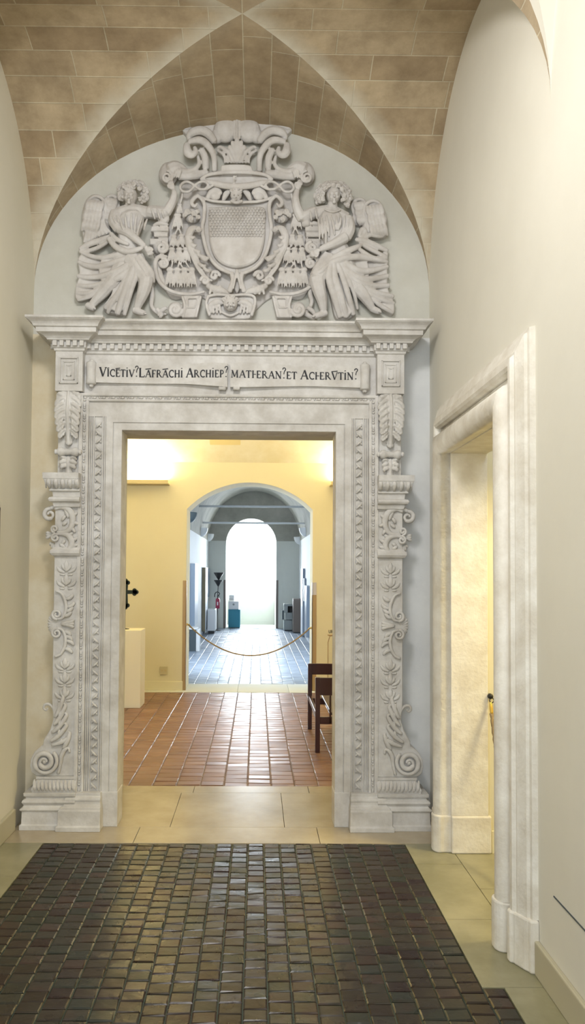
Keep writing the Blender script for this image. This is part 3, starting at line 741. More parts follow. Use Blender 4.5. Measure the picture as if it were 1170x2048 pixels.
for (a, b) in (bl, brr):
    for i in range(5):
        d = proto.copy(); C.objects.link(d); d.location = (a+.0+(b-a)*i/4, RY, 0)
for (a, b) in (bl, brr):
    for q, xx in ((-1, a), (1, b)):
        d = proto.copy(); C.objects.link(d); d.location = (xx+q*.034 - q*0, RY+.08, 0); d.rotation_euler = (0,0,0)
# frieze between the pilasters
struct('trim_4', MB().box(bl[1]-.02, brr[0]+.02, YC, YW, OZ+.20, 3.056), 'stone')
# narrow plaster pilaster strips behind, either side of the surround
struct('trim_5', MB().box(PXL-.003, OX0-.27, 5.035, YW, .2, 3.0).box(OX1+.27, PXR+.003, 5.035, YW, .2, 3.0), 'stone')

struct('trim_6', MB().box(XL, PXL-.17, YW-.006, YW, .0, 3.24), 'plaster_w')  # plain beige strip of wall beside the left pilaster
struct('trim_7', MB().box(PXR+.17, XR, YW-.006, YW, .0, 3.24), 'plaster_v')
# ---- inscription scrolls with lettering ------------------------------------
# letters: strokes (x1,y1,x2,y2,width) on a box of height 1, plus advance width
TK, TN = .15, .075
def arcp(cx, cy, rx, ry, a0, a1, n=12): return [(cx+rx*math.cos(math.radians(a0+(a1-a0)*i/n)), cy+ry*math.sin(math.radians(a0+(a1-a0)*i/n))) for i in range(n+1)]
def serif(x, y, w=.26): return ([(x-w/2,y),(x+w/2,y)], .05)
GL = {
 'V': (.95, [([(.16,1),(.5,0)],TK),([(.84,1),(.5,0)],TN),serif(.16,.98),serif(.84,.98)]),
 'I': (.40, [([(.2,0),(.2,1)],TK),serif(.2,.02),serif(.2,.98)]),
 'i': (.40, [([(.2,0),(.2,.95)],TK),serif(.2,.02),serif(.2,.93,.2),([(.2,1.17),(.2,1.27)],.13)]),
 'C': (.85, [(arcp(.52,.5,.38,.47,50,310),.12),([(.78,.86),(.78,.68)],.06)]),
 'E': (.75, [([(.2,0),(.2,1)],TK),([(.1,.97),(.62,.97)],TN),([(.2,.5),(.52,.5)],TN),([(.1,.03),(.66,.03)],TN),([(.62,.97),(.62,.82)],.06),([(.66,.03),(.68,.2)],.06)]),
 'F': (.70, [([(.2,0),(.2,1)],TK),([(.1,.97),(.62,.97)],TN),([(.2,.5),(.52,.5)],TN),serif(.2,.02),([(.62,.97),(.62,.82)],.06)]),
 'T': (.80, [([(.4,0),(.4,1)],TK),([(.06,.96),(.74,.96)],TN),serif(.4,.02),([(.06,.96),(.06,.8)],.06),([(.74,.96),(.74,.8)],.06)]),
 'L': (.78, [([(.2,0),(.2,1)],TK),([(.1,.03),(.70,.03)],TN),serif(.2,.98),([(.70,.03),(.72,.22)],.06)]),
 'A': (.95, [([(.5,1),(.12,0)],TN),([(.5,1),(.84,0)],TK),([(.26,.36),(.70,.36)],.06),serif(.12,.02,.22),serif(.84,.02)]),
 'R': (.90, [([(.2,0),(.2,1)],TK),(arcp(.32,.74,.28,.24,90,-90),.09),([(.1,.98),(.34,.98)],.07),([(.2,.5),(.34,.5)],.06),([(.42,.5),(.80,.02)],.12),serif(.2,.02),serif(.82,.02,.18)]),
 'P': (.75, [([(.2,0),(.2,1)],TK),(arcp(.32,.72,.28,.26,90,-90),.09),([(.1,.98),(.34,.98)],.07),([(.2,.46),(.34,.46)],.06),serif(.2,.02)]),
 'H': (.95, [([(.2,0),(.2,1)],TK),([(.74,0),(.74,1)],TK),([(.2,.5),(.74,.5)],TN),serif(.2,.02),serif(.74,.02),serif(.2,.98),serif(.74,.98)]),
 'h': (.62, [([(.2,0),(.2,1)],TK),([(.2,.5),(.62,.5)],TN),serif(.2,.02),serif(.2,.98)]),
 'N': (1.0, [([(.2,0),(.2,1)],TN),([(.18,1),(.80,0)],TK),([(.80,0),(.80,1)],TN),serif(.2,.02),serif(.16,.98),serif(.80,.98)]),
 'M': (1.15,[([(.2,0),(.24,1)],TN),([(.24,1),(.56,.1)],TK),([(.56,.1),(.90,1)],TN),([(.90,1),(.94,0)],TK),serif(.2,.02),serif(.94,.02),serif(.2,.98,.2),serif(.94,.98,.2)]),
 '?': (.55, [(arcp(.30,1.30,.20,.20,190,-60),.10),([(.38,1.13),(.28,.85),(.26,.62)],.09),([(.26,.06),(.26,.18)],.14)]),
 ' ': (.32, []),
}
def lettering(tokens, p0, p1, yfun, name, parent, hpx, Yp):
    tot = sum(GL[c][0]*k for c, k, b in tokens); W = p1[0]-p0[0]; u = W/tot; x = p0[0]; mb = MB()
    def poly(P, w):
        vs = []; n_ = len(P)
        for i, (a, b) in enumerate(P):
            pa = P[max(i-1,0)]; pb = P[min(i+1,n_-1)]; dx, dz = pb[0]-pa[0], pb[1]-pa[1]; L = math.hypot(dx, dz) or 1
            nx, nz = -dz/L*w/2, dx/L*w/2
            vs += [(a+nx, b+nz), (a-nx, b-nz)]
        for i in range(n_-1):
            q = [vs[2*i], vs[2*i+1], vs[2*i+3], vs[2*i+2]]
            mb.add([(X_, yfun(X_)-.0022, Z_) for X_, Z_ in q]+[(X_, yfun(X_)+.001, Z_) for X_, Z_ in q], [(0,1,2,3),(7,6,5,4),(0,4,5,1),(1,5,6,2),(2,6,7,3),(3,7,4,0)])
    hm = hpx*Yp/F
    for c, k, bar in tokens:
        adv, st = GL[c]
        f = (x-p0[0])/W; zb = p0[1]+(p1[1]-p0[1])*f
        for P, w in st:
            poly([(x+a*u*k, zb+b*hm*k) for a, b in P], w*hm*k*1.25)
        if bar: poly([(x+.05*u*k, zb+hm*k*1.10),(x+(adv-.05)*u*k, zb+hm*k*1.18)], .09*hm)
        x += adv*k*u
        if c == ' ' and parent: mb.build(name, 'ink', parent); mb = MB()
    return mb.build(name, 'ink', parent)
def banner(name, label, left, pxs, tokens, tp0, tp1):
    """a stone ribbon: gently waving slab with rolled ends. pxs: (px, y_top, y_bottom, forward)"""
    t = thing('inscription_scroll', label, 'inscription', (at(pxs[0][0], 750, 4.99)[0], 5.0, 2.87))
    cols = [(at(p, a, 4.99), at(p, b, 4.99), w) for p, a, b, w in pxs]
    q = catmull([(c[0][0], c[0][1], c[1][1], c[2]) for c in cols], 6)
    mb = MB(); vs = []
    for X_, zt, zb_, w_ in q: vs += [(X_, YC-w_, zt),(X_, YC-w_, zb_),(X_, YC+.01, zb_),(X_, YC+.01, zt)]
    fs = []
    for i in range(len(q)-1):
        for k in range(4): k2 = (k+1)%4; fs.append((i*4+k,i*4+k2,(i+1)*4+k2,(i+1)*4+k))
    e = len(vs); fs += [(3,2,1,0),(e-4,e-3,e-2,e-1)]
    mb.add(vs, fs).build('ribbon', 'stone', t)
    def yfun(x):
        for a, b in zip(q[:-1], q[1:]):
            if a[0] <= x <= b[0]: f = (x-a[0])/(b[0]-a[0]+1e-9); return YC-(a[3]+(b[3]-a[3])*f)
        return YC-(q[0][3] if x < q[0][0] else q[-1][3])
    A = at(*tp0, 4.99); B = at(*tp1, 4.99)
    lettering(tokens, A, B, yfun, 'lettering', t, 18.5, 4.99)
    # rolled outer end
    e = pxs[0] if left else pxs[-1]; cx_, zt = at(e[0]+(-9 if left else 9), e[1]-4, 4.97); zb_ = at(e[0], e[2]+3, 4.97)[1]
    rb = MB().lathe((cx_, YC-.03, 0), [(.026,zb_),(.033,zb_+.008),(.030,(zt+zb_)/2),(.034,zt-.008),(.028,zt)], 18)
    rb.lathe((cx_, YC-.03, 0), [(.012,zb_-.018),(.016,zb_-.008),(.016,zb_+.01)], 12).lathe((cx_, YC-.03, 0), [(.015,zt-.01),(.015,zt+.008),(.009,zt+.018)], 12)
    rb.build('rolled_end', 'stone', t, smooth=True)
    # little curl at the inner bottom corner
    e = pxs[-1] if left else pxs[0]; cx_, zc = at(e[0]+(-10 if left else 12), e[2]+2, 4.98)
    MB().lathe((cx_, YC-.035, zc), [(.004,-.026 if left else -.022),(.014,-.022),(.011,-.005),(.015,.018),(.004,.022)], 14, axis='x').build('curl', 'stone', t, smooth=True)
    return t
S = .80
banner('a', 'left stone ribbon lettered in black from V to ARCHIEP, above the central doorway', True,
  [(190,726,764,.035),(240,727,765,.026),(310,730,766,.022),(370,728,767,.030),(420,725,771,.040),(455,727,774,.042)],
  [('V',1,0),('I',S,1),('C',S,0),('E',S,1),('T',S,0),('i',S,0),('V',S,0),('?',S,0),('L',1,0),('A',S,1),('F',S,0),('R',S,0),('A',S,1),('C',S,0),('H',S,0),('i',S,0),(' ',1,0),('A',1,0),('R',S,0),('C',S,0),('H',S,0),('i',S,0),('E',S,0),('P',S,0),('?',S,0)],
  (197,752),(456,755))
banner('b', 'right stone ribbon lettered in black from MATHERAN to ACHERVTIN, above the central doorway', False,
  [(461,727,774,.042),(490,725,774,.040),(560,728,772,.028),(620,731,771,.022),(680,730,773,.026),(722,731,775,.035)],
  [('M',S,0),('A',S,0),('T',S,0),('h',S,0),('E',S,0),('R',S,0),('A',S,0),('N',S,0),('?',S,0),('E',S,0),('T',S,0),(' ',1,0),('A',1,0),('C',S,0),('h',S,0),('E',S,0),('R',S,0),('V',S,1),('T',S,0),('i',S,0),('N',S,0),('?',S,0)],
  (461,755),(716,759))

# ------------------------------------------------------------------ tympanum relief
RB = YW                                   # the relief grows forward from the lunette wall
KP = 5.08/F/3.162                         # metres per unit of the survey drawing
class Rel:
    def __init__(s, ox, mirror=None): s.mb = MB(); s.ox = ox; s.m = mirror
    def P(s, x, y, lift):
        if s.m is not None: x = 2*s.m-x
        lift = lift*1.2; X_, Z_ = at(s.ox+x/3.162, 220+y/3.162, RB-lift); return (X_, RB-lift, Z_)
    def t(s, pts, r, lift=.03, flat=.8, sub=4, n=9):
        """pts (x,y[,lift]); r in drawing units"""
        if not hasattr(r, '__len__'): r = [r]*len(pts)
        if len(r) != len(pts): r = [r[0]+(r[-1]-r[0])*i/(len(pts)-1) for i in range(len(pts))]
        s.mb.tube([s.P(p[0], p[1], p[2] if len(p) > 2 else lift) for p in pts], [q*KP for q in r], n, sub, flat); return s
    def e(s, x, y, rx, ry, lift=.03, d=None, rot=0):
        if s.m is not None: rot = -rot
        s.mb.ell(s.P(x,y,lift), rx*KP, (d if d is not None else min(rx,ry)*KP), ry*KP, rot, 14, 10); return s
    def slab(s, poly, lift, back=0.0, bev=.006):
        q = [s.P(x,y,lift) for x,y in poly]; s.mb.prism_y([(a[0],a[2]) for a in q], RB-lift*1.2, RB+.004-back, bev); return s
    def curl(s, x, y, r, a0, turns, tr, lift=.03, r1=.15, n=22):
        pts = [(x+(r+(r*r1-r)*i/n)*math.cos(a0+2*PI*turns*i/n), y+(r+(r*r1-r)*i/n)*math.sin(a0+2*PI*turns*i/n), lift+.012*i/n) for i in range(n+1)]
        return s.t(pts, tr, flat=.9, sub=1)
def smoothpoly(pts, sub=4):
    q = catmull(list(pts)+[pts[0]], sub); return q[:-1]

def hand(R_, x, y, ang, lift, k=1.0, curl=.5):
    """palm and five unequal bent fingers pointing along ang (drawing plane)"""
    ca, sa = math.cos(ang), math.sin(ang)
    def q(a, b, l): return (x+a*ca-b*sa, y+a*sa+b*ca, l)
    R_.t([q(-14*k,0,lift), q(6*k,0,lift+.003), q(20*k,0,lift+.004)], [15*k,19*k,17*k], flat=.6)
    for i, L in enumerate((30,36,34,27)):
        b = (-13+i*8.7)*k
        R_.t([q(16*k,b,lift+.004), q((16+L*.5)*k,b*1.15,lift+.016), q((16+L*.85)*k,b*1.15,lift+.006), q((16+L)*k,b*1.1,lift-.006*curl)], [6*k,5.6*k,5*k,4*k], flat=1, sub=3, n=7)
    R_.t([q(-4*k,-15*k,lift+.004), q(12*k,-27*k,lift+.012), q(28*k,-26*k,lift+.010)], [7*k,6.5*k,5*k], flat=1, sub=3, n=7)

def foot(R_, x, y, dx, lift):
    R_.t([(x-dx*.25,y-8,lift),(x+dx*.3,y+4,lift+.008),(x+dx*.8,y+13,lift+.012),(x+dx,y+15,lift+.010)], [22,22,19,12], flat=.9)
    for i in range(5): R_.t([(x+dx*.85,y+14,lift+.03-.009*i),(x+dx*1.12-dx*.03*i,y+17,lift+.03-.009*i)], [7,6], flat=1, sub=1, n=6)

def head(R_, x, y, rx, ry, lift, rot, lookx):
    R_.e(x, y, rx, ry, lift, rx*KP*1.05, rot)
    R_.e(x+lookx*.4, y+ry*.35, rx*.72, ry*.62, lift+.006, rx*KP*1.0, rot)             # jaw
    f = lift+rx*KP*.92
    cx = x+lookx
    R_.t([(cx-1,y-ry*.18,f-.002),(cx+lookx*.15,y+ry*.12,f+.010),(cx+lookx*.15,y+ry*.20,f+.012)], [6,7.5,9.5], flat=1, sub=3)  # nose
    for s in (-1, 1):
        R_.t([(cx+s*6,y-ry*.14,f),(cx+s*17,y-ry*.22,f-.002),(cx+s*29,y-ry*.12,f-.012)], [5,6.5,5], flat=1)      # brow
        R_.e(cx+s*17, y-ry*.02, 8, 5.5, f-.004, .008)                                        # eye
        R_.e(cx+s*20, y+ry*.24, 11, 11, f-.016, .012)                                        # cheek
    R_.t([(cx-12,y+ry*.42,f-.006),(cx,y+ry*.40,f+.001),(cx+12,y+ry*.42,f-.006)], [3,4.5,3], flat=1)
    R_.t([(cx-9,y+ry*.50,f-.006),(cx,y+ry*.53,f-.001),(cx+9,y+ry*.50,f-.006)], [3,4.5,3], flat=1)
    R_.e(cx, y+ry*.78, 13, 10, f-.014, .013)                                                # chin

VX = .0042
def angel_left():
    t = thing('angel_figure', 'left winged angel in carved stone, face tilted up, arm raised to the scroll', 'statue', (at(265, 630, 5.1)[0], 5.12, 3.246), 'stone angels flanking the coat of arms')
    b = Rel(130)
    # torso in the tunic
    b.t([(408,618,.075),(415,660,.075),(420,700,.08),(405,770,.075),(395,840,.07),(400,910,.065)], [30,72,86,74,64,78], flat=.62)
    b.t([(330,655,.07),(420,640,.075),(530,650,.07)], [38,48,40], flat=.75)
    b.t([(412,570,.085),(408,615,.08)], [27,32], flat=.9)
    head(b, 412, 540, 46, 58, .095, -.12, -8)
    # bent arm: sleeve, forearm, hand holding the scroll block
    b.t([(325,650,.07),(318,700,.085),(345,750,.095)], [42,46,42], flat=.8)
    b.t([(345,750,.095),(400,775,.11),(460,825,.115),(505,862,.11)], [36,30,24,17], flat=.95)
    hand(b, 520, 880, .95, .105, 1.0)
    # raised arm
    b.t([(530,645,.075),(590,650,.085),(640,655,.09)], [42,44,40], flat=.85)
    b.t([(640,650,.095),(675,590,.10),(690,540,.105),(688,510,.10)], [32,28,21,16], flat=.95)
    b.t([(600,700,.07),(625,700,.08),(650,680,.085)], [22,30,18], flat=.9)
    hand(b, 680, 488, -1.95, .10, .95)
    # legs
    b.t([(420,940,.07),(470,1010,.09),(512,1065,.105)], [72,64,52], flat=.8)
    b.t([(512,1060,.105),(505,1120,.10),(480,1190,.085),(455,1250,.07)], [50,45,36,24], flat=.85)
    foot(b, 450, 1272, 60, .065)
    b.t([(380,960,.06),(330,1040,.07),(285,1105,.07)], [70,55,46], flat=.75)
    b.t([(285,1100,.07),(235,1160,.06),(185,1215,.055),(165,1240,.055)], [44,38,28,22], flat=.85)
    foot(b, 150, 1242, 40, .05)
    b.mb.build('body', 'relief', t, voxel=VX)
    # tunic folds + skirt
    d = Rel(130)
    d.slab(smoothpoly([(330,880),(470,880),(520,980),(560,1060),(555,1100),(500,1030),(440,1080),(390,1230),(350,1290),(240,1260),(280,1180),(310,1120),(200,1160),(75,1200),(65,1120),(90,1040),(80,940),(130,900),(240,930)]), .052)
    d.slab(smoothpoly([(330,880),(470,880),(520,980),(548,1060),(500,1020),(440,1060),(400,1180),(350,1270),(270,1240),(300,1120),(230,1080),(220,960)]), .078)
    for pts, r in (
      ([(440,890,.10),(340,915,.09),(230,935,.07),(150,920,.06),(95,895,.05)], [18,20,17,15,12]),
      ([(450,920,.10),(330,960,.09),(220,990,.07),(140,985,.06),(85,960,.05)], [18,22,20,18,12]),
      ([(455,945,.105),(350,1010,.095),(240,1050,.075),(150,1060,.06),(80,1050,.045)], [18,24,20,18,14]),
      ([(450,965,.105),(360,1050,.095),(260,1090,.075),(160,1115,.06),(75,1110,.045)], [18,24,20,16,12]),
      ([(320,1085,.085),(240,1125,.07),(150,1160,.06),(70,1160,.045)], [18,18,16,10]),
      ([(260,1130,.07),(160,1180,.06),(80,1205,.045)], [14,14,8]),
      ([(460,940,.115),(420,1040,.11),(380,1140,.10),(330,1290,.07)], [18,24,24,20]),
      ([(440,960,.11),(390,1060,.10),(340,1160,.09),(255,1255,.06)], [16,22,22,16]),
      ([(480,950,.12),(450,1050,.115),(415,1150,.10),(375,1295,.06)], [14,18,18,14]),
      ([(430,970,.11),(370,1110,.10),(300,1220,.08),(270,1285,.06)], [12,16,16,12]),
      ([(470,920,.12),(515,985,.125),(550,1035,.115),(562,1090,.09)], [16,20,18,10]),
      ([(450,930,.12),(500,1010,.13),(540,1080,.11)], [12,14,10]),
      ([(545,1090,.06),(552,1170,.05),(548,1240,.045),(590,1285,.045),(640,1290,.04)], [12,16,14,12,8]),
      ([(580,1260,.05),(610,1290,.05),(600,1310,.05)], [16,16,10]),
      ([(275,810,.09),(320,865,.105),(390,895,.115),(450,885,.12),(490,870,.115)], [16,20,20,18,12]),
      ([(290,780,.08),(330,820,.10),(400,850,.11)], [14,16,12]),
      ([(285,800,.07),(220,825,.06),(150,850,.055),(95,880,.05)], [14,20,20,16]),
      ([(290,820,.07),(220,865,.06),(150,890,.055),(100,895,.05)], [10,14,14,10])):
        d.t(pts, r, flat=.85)
    # chest pleats
    for x0,y0,x1,y1 in ((380,660,400,790),(420,650,425,780),(455,655,440,790),(490,670,455,800),(350,690,380,780),(520,690,500,760)):
        d.t([(x0,y0,.125),(.5*(x0+x1)-4,.5*(y0+y1),.132),(x1,y1,.118)], [6,9,6], flat=.8)
    for x0,y0,x1,y1 in ((300,670,330,730),(325,670,352,735),(580,620,600,690),(610,625,625,680),(545,620,570,690)):
        d.t([(x0,y0,.11),(.5*(x0+x1),.5*(y0+y1),.122),(x1,y1,.11)], [6,8,6], flat=.8)
    d.mb.build('drapery', 'relief', t, voxel=VX)
    h = Rel(130)
    rnd = random.Random(4)
    for i in range(26):
        a = PI*.80+i/25*PI*1.50
        for k in range(2):
            rr = 52+16*k+rnd.random()*8; cx = 432+rr*1.25*math.cos(a); cy = 522+rr*.98*math.sin(a)
            h.curl(cx, cy, 13, rnd.random()*6, 1.1, 6.5, .085-.012*k+rnd.random()*.02, .2, 10)
    for p in ((370,480),(400,468),(440,466),(470,490),(390,492),(430,480)): h.curl(p[0], p[1]+4, 15, rnd.random()*6, 1, 8, .125, .2, 10)
    for x,y in ((490,525),(510,560),(480,570),(350,555)): h.curl(x, y, 17, rnd.random()*6, 1.2, 7, .085, .2, 12)
    h.mb.build('hair', 'relief', t, voxel=.004, sm=0)
    for nm, dx, dy, sc, lf in (('wing', 0, 0, 1.0, .055), ('wing', 100, -30, .72, .035)):
        g = Rel(130)
        def W(x, y): return (190+(x-190)*sc+dx, 640+(y-640)*sc+dy)
        g.slab([W(*p) for p in smoothpoly([(230,540),(180,530),(135,560),(112,620),(105,700),(110,790),(130,850),(200,810),(290,770),(255,690),(262,600)])], lf*.95)
        g.t([W(245,700)+(lf,), W(258,620)+(lf+.006,), W(236,562)+(lf+.008,), W(190,545)+(lf+.006,), W(148,577)+(lf,), W(120,650)+(lf,)], [9,12,13,12,10,8])
        for i in range(8):
            a = i/7
            g.t([W(235-a*60, 600+a*20)+(lf+.006,), W(200-a*55, 660+a*15)+(lf+.010,), W(165-a*50+a*a*15, 720-a*20)+(lf+.004,)], [9,13,8])
        for i in range(8):
            a = i/7
            g.t([W(240-a*100, 680+a*10)+(lf,), W(255-a*115, 740+a*20)+(lf+.006,), W(290-a*170, 775+a*60)+(lf,)], [9,13,8])
        for row in range(3):
            for i in range(5):
                a = i/4; bx, by = 238+(150-238)*a-12*row, 580+row*62-a*12
                g.t([W(bx, by)+(lf+.016,), W(bx-8, by+34)+(lf+.022,), W(bx-20, by+72)+(lf+.006,)], [12,16,8])
        g.mb.build(nm, 'relief', t, voxel=.0045)
def angel_right():
    t = thing('angel_figure', 'right winged angel in carved stone, face to the front with curly hair, arm raised', 'statue', (at(670, 635, 5.1)[0], 5.12, 3.246), 'stone angels flanking the coat of arms')
    b = Rel(440)
    b.t([(712,620,.075),(705,670,.08),(700,720,.085),(710,790,.078),(740,860,.07),(760,920,.065)], [30,76,84,74,66,80], flat=.62)
    b.t([(600,650,.07),(700,650,.078),(800,690,.07)], [38,50,44], flat=.75)
    b.t([(712,575,.085),(710,625,.085)], [30,34], flat=.9)
    head(b, 718, 535, 47, 60, .095, .05, 4)
    b.t([(800,690,.075),(810,750,.09),(790,805,.10)], [44,48,44], flat=.85)
    b.t([(790,805,.105),(730,840,.12),(670,865,.12),(635,880,.115)], [38,30,23,17], flat=.95)
    hand(b, 612, 893, 2.55, .11, 1.0)
    b.t([(600,645,.075),(560,665,.085),(520,680,.09)], [40,42,38], flat=.85)
    b.t([(520,690,.09),(490,630,.10),(478,560,.105),(488,510,.10)], [34,32,24,17], flat=.95)
    hand(b, 494, 490, -1.2, .10, .95)
    b.t([(530,720,.07),(550,715,.085),(545,690,.09)], [24,26,18], flat=.9)
    b.t([(700,950,.075),(650,1010,.095),(612,1065,.105)], [72,64,52], flat=.8)
    b.t([(612,1060,.105),(625,1130,.10),(645,1200,.085),(655,1265,.07)], [52,46,36,24], flat=.85)
    foot(b, 655, 1290, -66, .065)
    b.t([(780,970,.065),(830,1060,.075),(870,1120,.075)], [74,60,50], flat=.75)
    b.t([(870,1120,.075),(910,1170,.07),(945,1225,.06),(962,1255,.055)], [48,42,30,22], flat=.85)
    foot(b, 968, 1262, 48, .05)
    b.mb.build('body', 'relief', t, voxel=VX)
    d = Rel(440)
    d.slab(smoothpoly([(660,930),(800,880),(880,860),(960,930),(1055,890),(1062,960),(1062,1120),(1100,1210),(1095,1290),(1000,1230),(900,1110),(830,1150),(850,1290),(740,1320),(700,1180),(670,1090),(610,1060),(580,1040)]), .052)
    d.slab(smoothpoly([(650,960),(800,900),(880,880),(940,980),(930,1090),(860,1090),(820,1160),(835,1280),(750,1300),(715,1180),(690,1080),(620,1040)]), .078)
    for pts, r in (
      ([(640,960,.10),(720,930,.115),(800,895,.11),(860,870,.10),(900,850,.08)], [12,18,22,18,10]),
      ([(620,990,.11),(700,965,.12),(800,935,.115),(900,930,.09),(1000,945,.065),(1055,930,.05)], [12,18,22,22,20,12]),
      ([(880,880,.09),(950,930,.08),(1010,950,.07),(1060,960,.05)], [14,18,16,10]),
      ([(780,960,.11),(860,1010,.10),(940,1020,.08),(1060,990,.05)], [18,22,20,14]),
      ([(760,970,.11),(850,1050,.10),(940,1070,.08),(1062,1050,.05)], [18,22,20,16]),
      ([(770,980,.11),(860,1080,.10),(960,1110,.075),(1068,1110,.05)], [16,20,20,16]),
      ([(880,1100,.09),(970,1150,.07),(1095,1180,.05)], [18,20,16]),
      ([(930,1150,.08),(1000,1190,.065),(1100,1225,.045)], [16,18,12]),
      ([(960,1190,.07),(1020,1240,.06),(1095,1285,.045)], [14,16,10]),
      ([(700,960,.12),(690,1060,.12),(720,1170,.10),(760,1310,.065)], [16,24,24,18]),
      ([(720,960,.12),(730,1070,.115),(765,1180,.10),(800,1310,.065)], [14,22,22,18]),
      ([(740,960,.115),(780,1070,.11),(810,1170,.095),(845,1295,.06)], [14,20,20,16]),
      ([(760,970,.11),(810,1070,.105),(845,1150,.085),(870,1260,.055)], [12,16,14,10]),
      ([(690,970,.12),(640,1020,.13),(590,1050,.11),(570,1110,.08)], [16,20,18,10]),
      ([(575,1080,.07),(570,1160,.05),(580,1220,.045),(540,1280,.045),(460,1290,.04)], [12,16,14,12,10]),
      ([(455,1280,.045),(500,1262,.055),(560,1300,.055),(600,1318,.05)], [12,18,16,10]),
      ([(860,820,.09),(920,830,.075),(990,860,.065),(1058,890,.05)], [14,20,20,14]),
      ([(880,840,.08),(950,880,.07),(1050,930,.05)], [10,16,12]),
      ([(880,800,.08),(900,760,.07),(915,775,.07),(890,820,.08)], [14,22,20,14]),
      ([(900,820,.08),(950,790,.07),(1010,800,.06),(1050,790,.05)], [12,16,14,8])):
        d.t(pts, r, flat=.85)
    for x0,y0,x1,y1 in ((640,680,650,810),(670,665,690,800),(700,665,725,790),(735,670,735,760),(765,680,745,760),(660,700,670,850),(620,690,630,820)):
        d.t([(x0,y0,.125),(.5*(x0+x1)+4,.5*(y0+y1),.133),(x1,y1,.118)], [6,9,6], flat=.8)
    for x0,y0,x1,y1 in ((790,670,780,760),(815,690,800,770),(570,640,580,700),(600,625,615,690)):
        d.t([(x0,y0,.11),(.5*(x0+x1),.5*(y0+y1),.125),(x1,y1,.115)], [6,8,6], flat=.8)
    d.t([(662,628,.115),(712,645,.128),(762,630,.112)], [7,8,7])
    d.mb.build('drapery', 'relief', t, voxel=VX)
    h = Rel(440); rnd = random.Random(9)
    for i in range(30):
        a = PI*.86+i/29*PI*1.28
        for k in range(3):
            rr = 58+17*k+rnd.random()*8; cx = 715+rr*1.12*math.cos(a); cy = 545+rr*.92*math.sin(a)
            h.curl(cx, cy, 13, rnd.random()*6, 1.1, 6.5, .10-.018*k+rnd.random()*.015, .2, 10)
    for p in ((690,478),(720,472),(750,480),(670,495),(775,500)): h.curl(p[0], p[1], 15, rnd.random()*6, 1, 8, .13, .2, 10)
    for x,y in ((790,590),(810,600),(785,560),(650,575),(640,560)): h.curl(x, y, 16, rnd.random()*6, 1.2, 7, .08, .2, 12)
    h.mb.build('hair', 'relief', t, voxel=.004, sm=0)
    for nm, dx, dy, sc, lf in (('wing', 0, 0, 1.0, .055), ('wing', -90, -35, .72, .035)):
        g = Rel(440, None)
        def W(x, y): x = 1180-x; return (980+(x-980)*sc+dx, 660+(y-660)*sc+dy)
        g.slab([W(*p) for p in smoothpoly([(245,575),(195,565),(155,590),(132,650),(124,720),(124,790),(200,800),(290,790),(270,700),(280,620)])], lf*.95)
        g.t([W(262,710)+(lf,), W(272,640)+(lf+.006,), W(250,590)+(lf+.008,), W(205,574)+(lf+.006,), W(162,602)+(lf,), W(134,680)+(lf,), W(128,770)+(lf,)], [9,12,13,12,10,8,7])
        for i in range(8):
            a = i/7
            g.t([W(250-a*60, 625+a*15)+(lf+.006,), W(220-a*55, 685+a*10)+(lf+.010,), W(190-a*50, 735-a*10)+(lf+.004,)], [9,13,8])
        for i in range(7):
            a = i/6
            g.t([W(255-a*90, 690+a*10)+(lf,), W(262-a*105, 745+a*15)+(lf+.006,), W(270-a*130, 785+a*10)+(lf,)], [9,13,8])
        for row in range(3):
            for i in range(5):
                a = i/4; bx, by = 250+(165-250)*a-12*row, 610+row*62-a*12
                g.t([W(bx, by)+(lf+.016,), W(bx-8, by+34)+(lf+.022,), W(bx-20, by+72)+(lf+.006,)], [12,16,8])
        g.mb.build(nm, 'relief', t, voxel=.0045)
angel_left(); angel_right()

# ---- coat of arms -----------------------------------------------------------
CA = thing('coat_of_arms', 'large carved stone coat of arms with shield, prelate hat and tassels above the doorway', 'coat of arms', (at(473, 630, 5.1)[0], 5.12, 3.246))
AX = 1087                                  # axis of symmetry in the drawing
def both(fn, name, voxel=VX, each=False, m='relief'):
    if each:
        for mi in (None, AX):
            r = Rel(130, mi); fn(r); r.mb.build(name, m, CA, voxel=voxel)
    else:
        a = Rel(130); fn(a); b = Rel(130, AX); fn(b); a.mb.add(b.mb.v, b.mb.f); a.mb.build(name, m, CA, voxel=voxel)
# background strapwork plate, tying everything together
def plate(r):
    r.slab(smoothpoly([(AX+5,500),(980,380),(930,385),(850,380),(780,400),(740,470),(720,560),(640,760),(560,780),(545,860),(590,1000),(640,1150),(700,1200),(860,1180),(1000,1290),(AX+5,1300)], 3), .018)
both(plate, 'backing_plate')
def crest(r):
    # top slab following the arch, lobes, rib and stems
    r.slab([(AX+2,40),(1000,44),(930,50),(712,72),(712,95),(765,150),(800,130),(900,135),(980,150),(AX+2,160)], .045)
    r.t([(712,80,.05),(760,112,.05),(830,92,.05),(950,72,.05),(AX,52,.055)], [8,12,12,10,10])
    r.e(1015, 130, 78, 82, .05, .045)
    r.e(960, 170, 45, 45, .045, .035)
    r.t([(AX-15,60,.07),(AX-16,180,.075)], [10,9]); r.t([(AX,60,.08),(AX,180,.085)], [7,6])
    # leaf tuft
    for x,y,a in ((AX,185,0),(1062,205,-1),(1045,235,-1.6)):
        r.t([(AX-4,330,.06),((x+AX)/2,(y+330)/2,.07),(x,y,.075),(x+a*6,y+12,.08)], [16,18,16,9])
    r.t([(1060,330,.06),(1035,270,.065),(985,235,.06),(965,240,.065)], [12,14,12,8])
    r.t([(1020,330,.055),(1000,280,.06),(960,255,.055)], [10,12,8])
    for k in range(4): r.t([(1010+k*20,335,.06),(1008+k*22,250,.06)], [7,7])
both(crest, 'shell_crest')
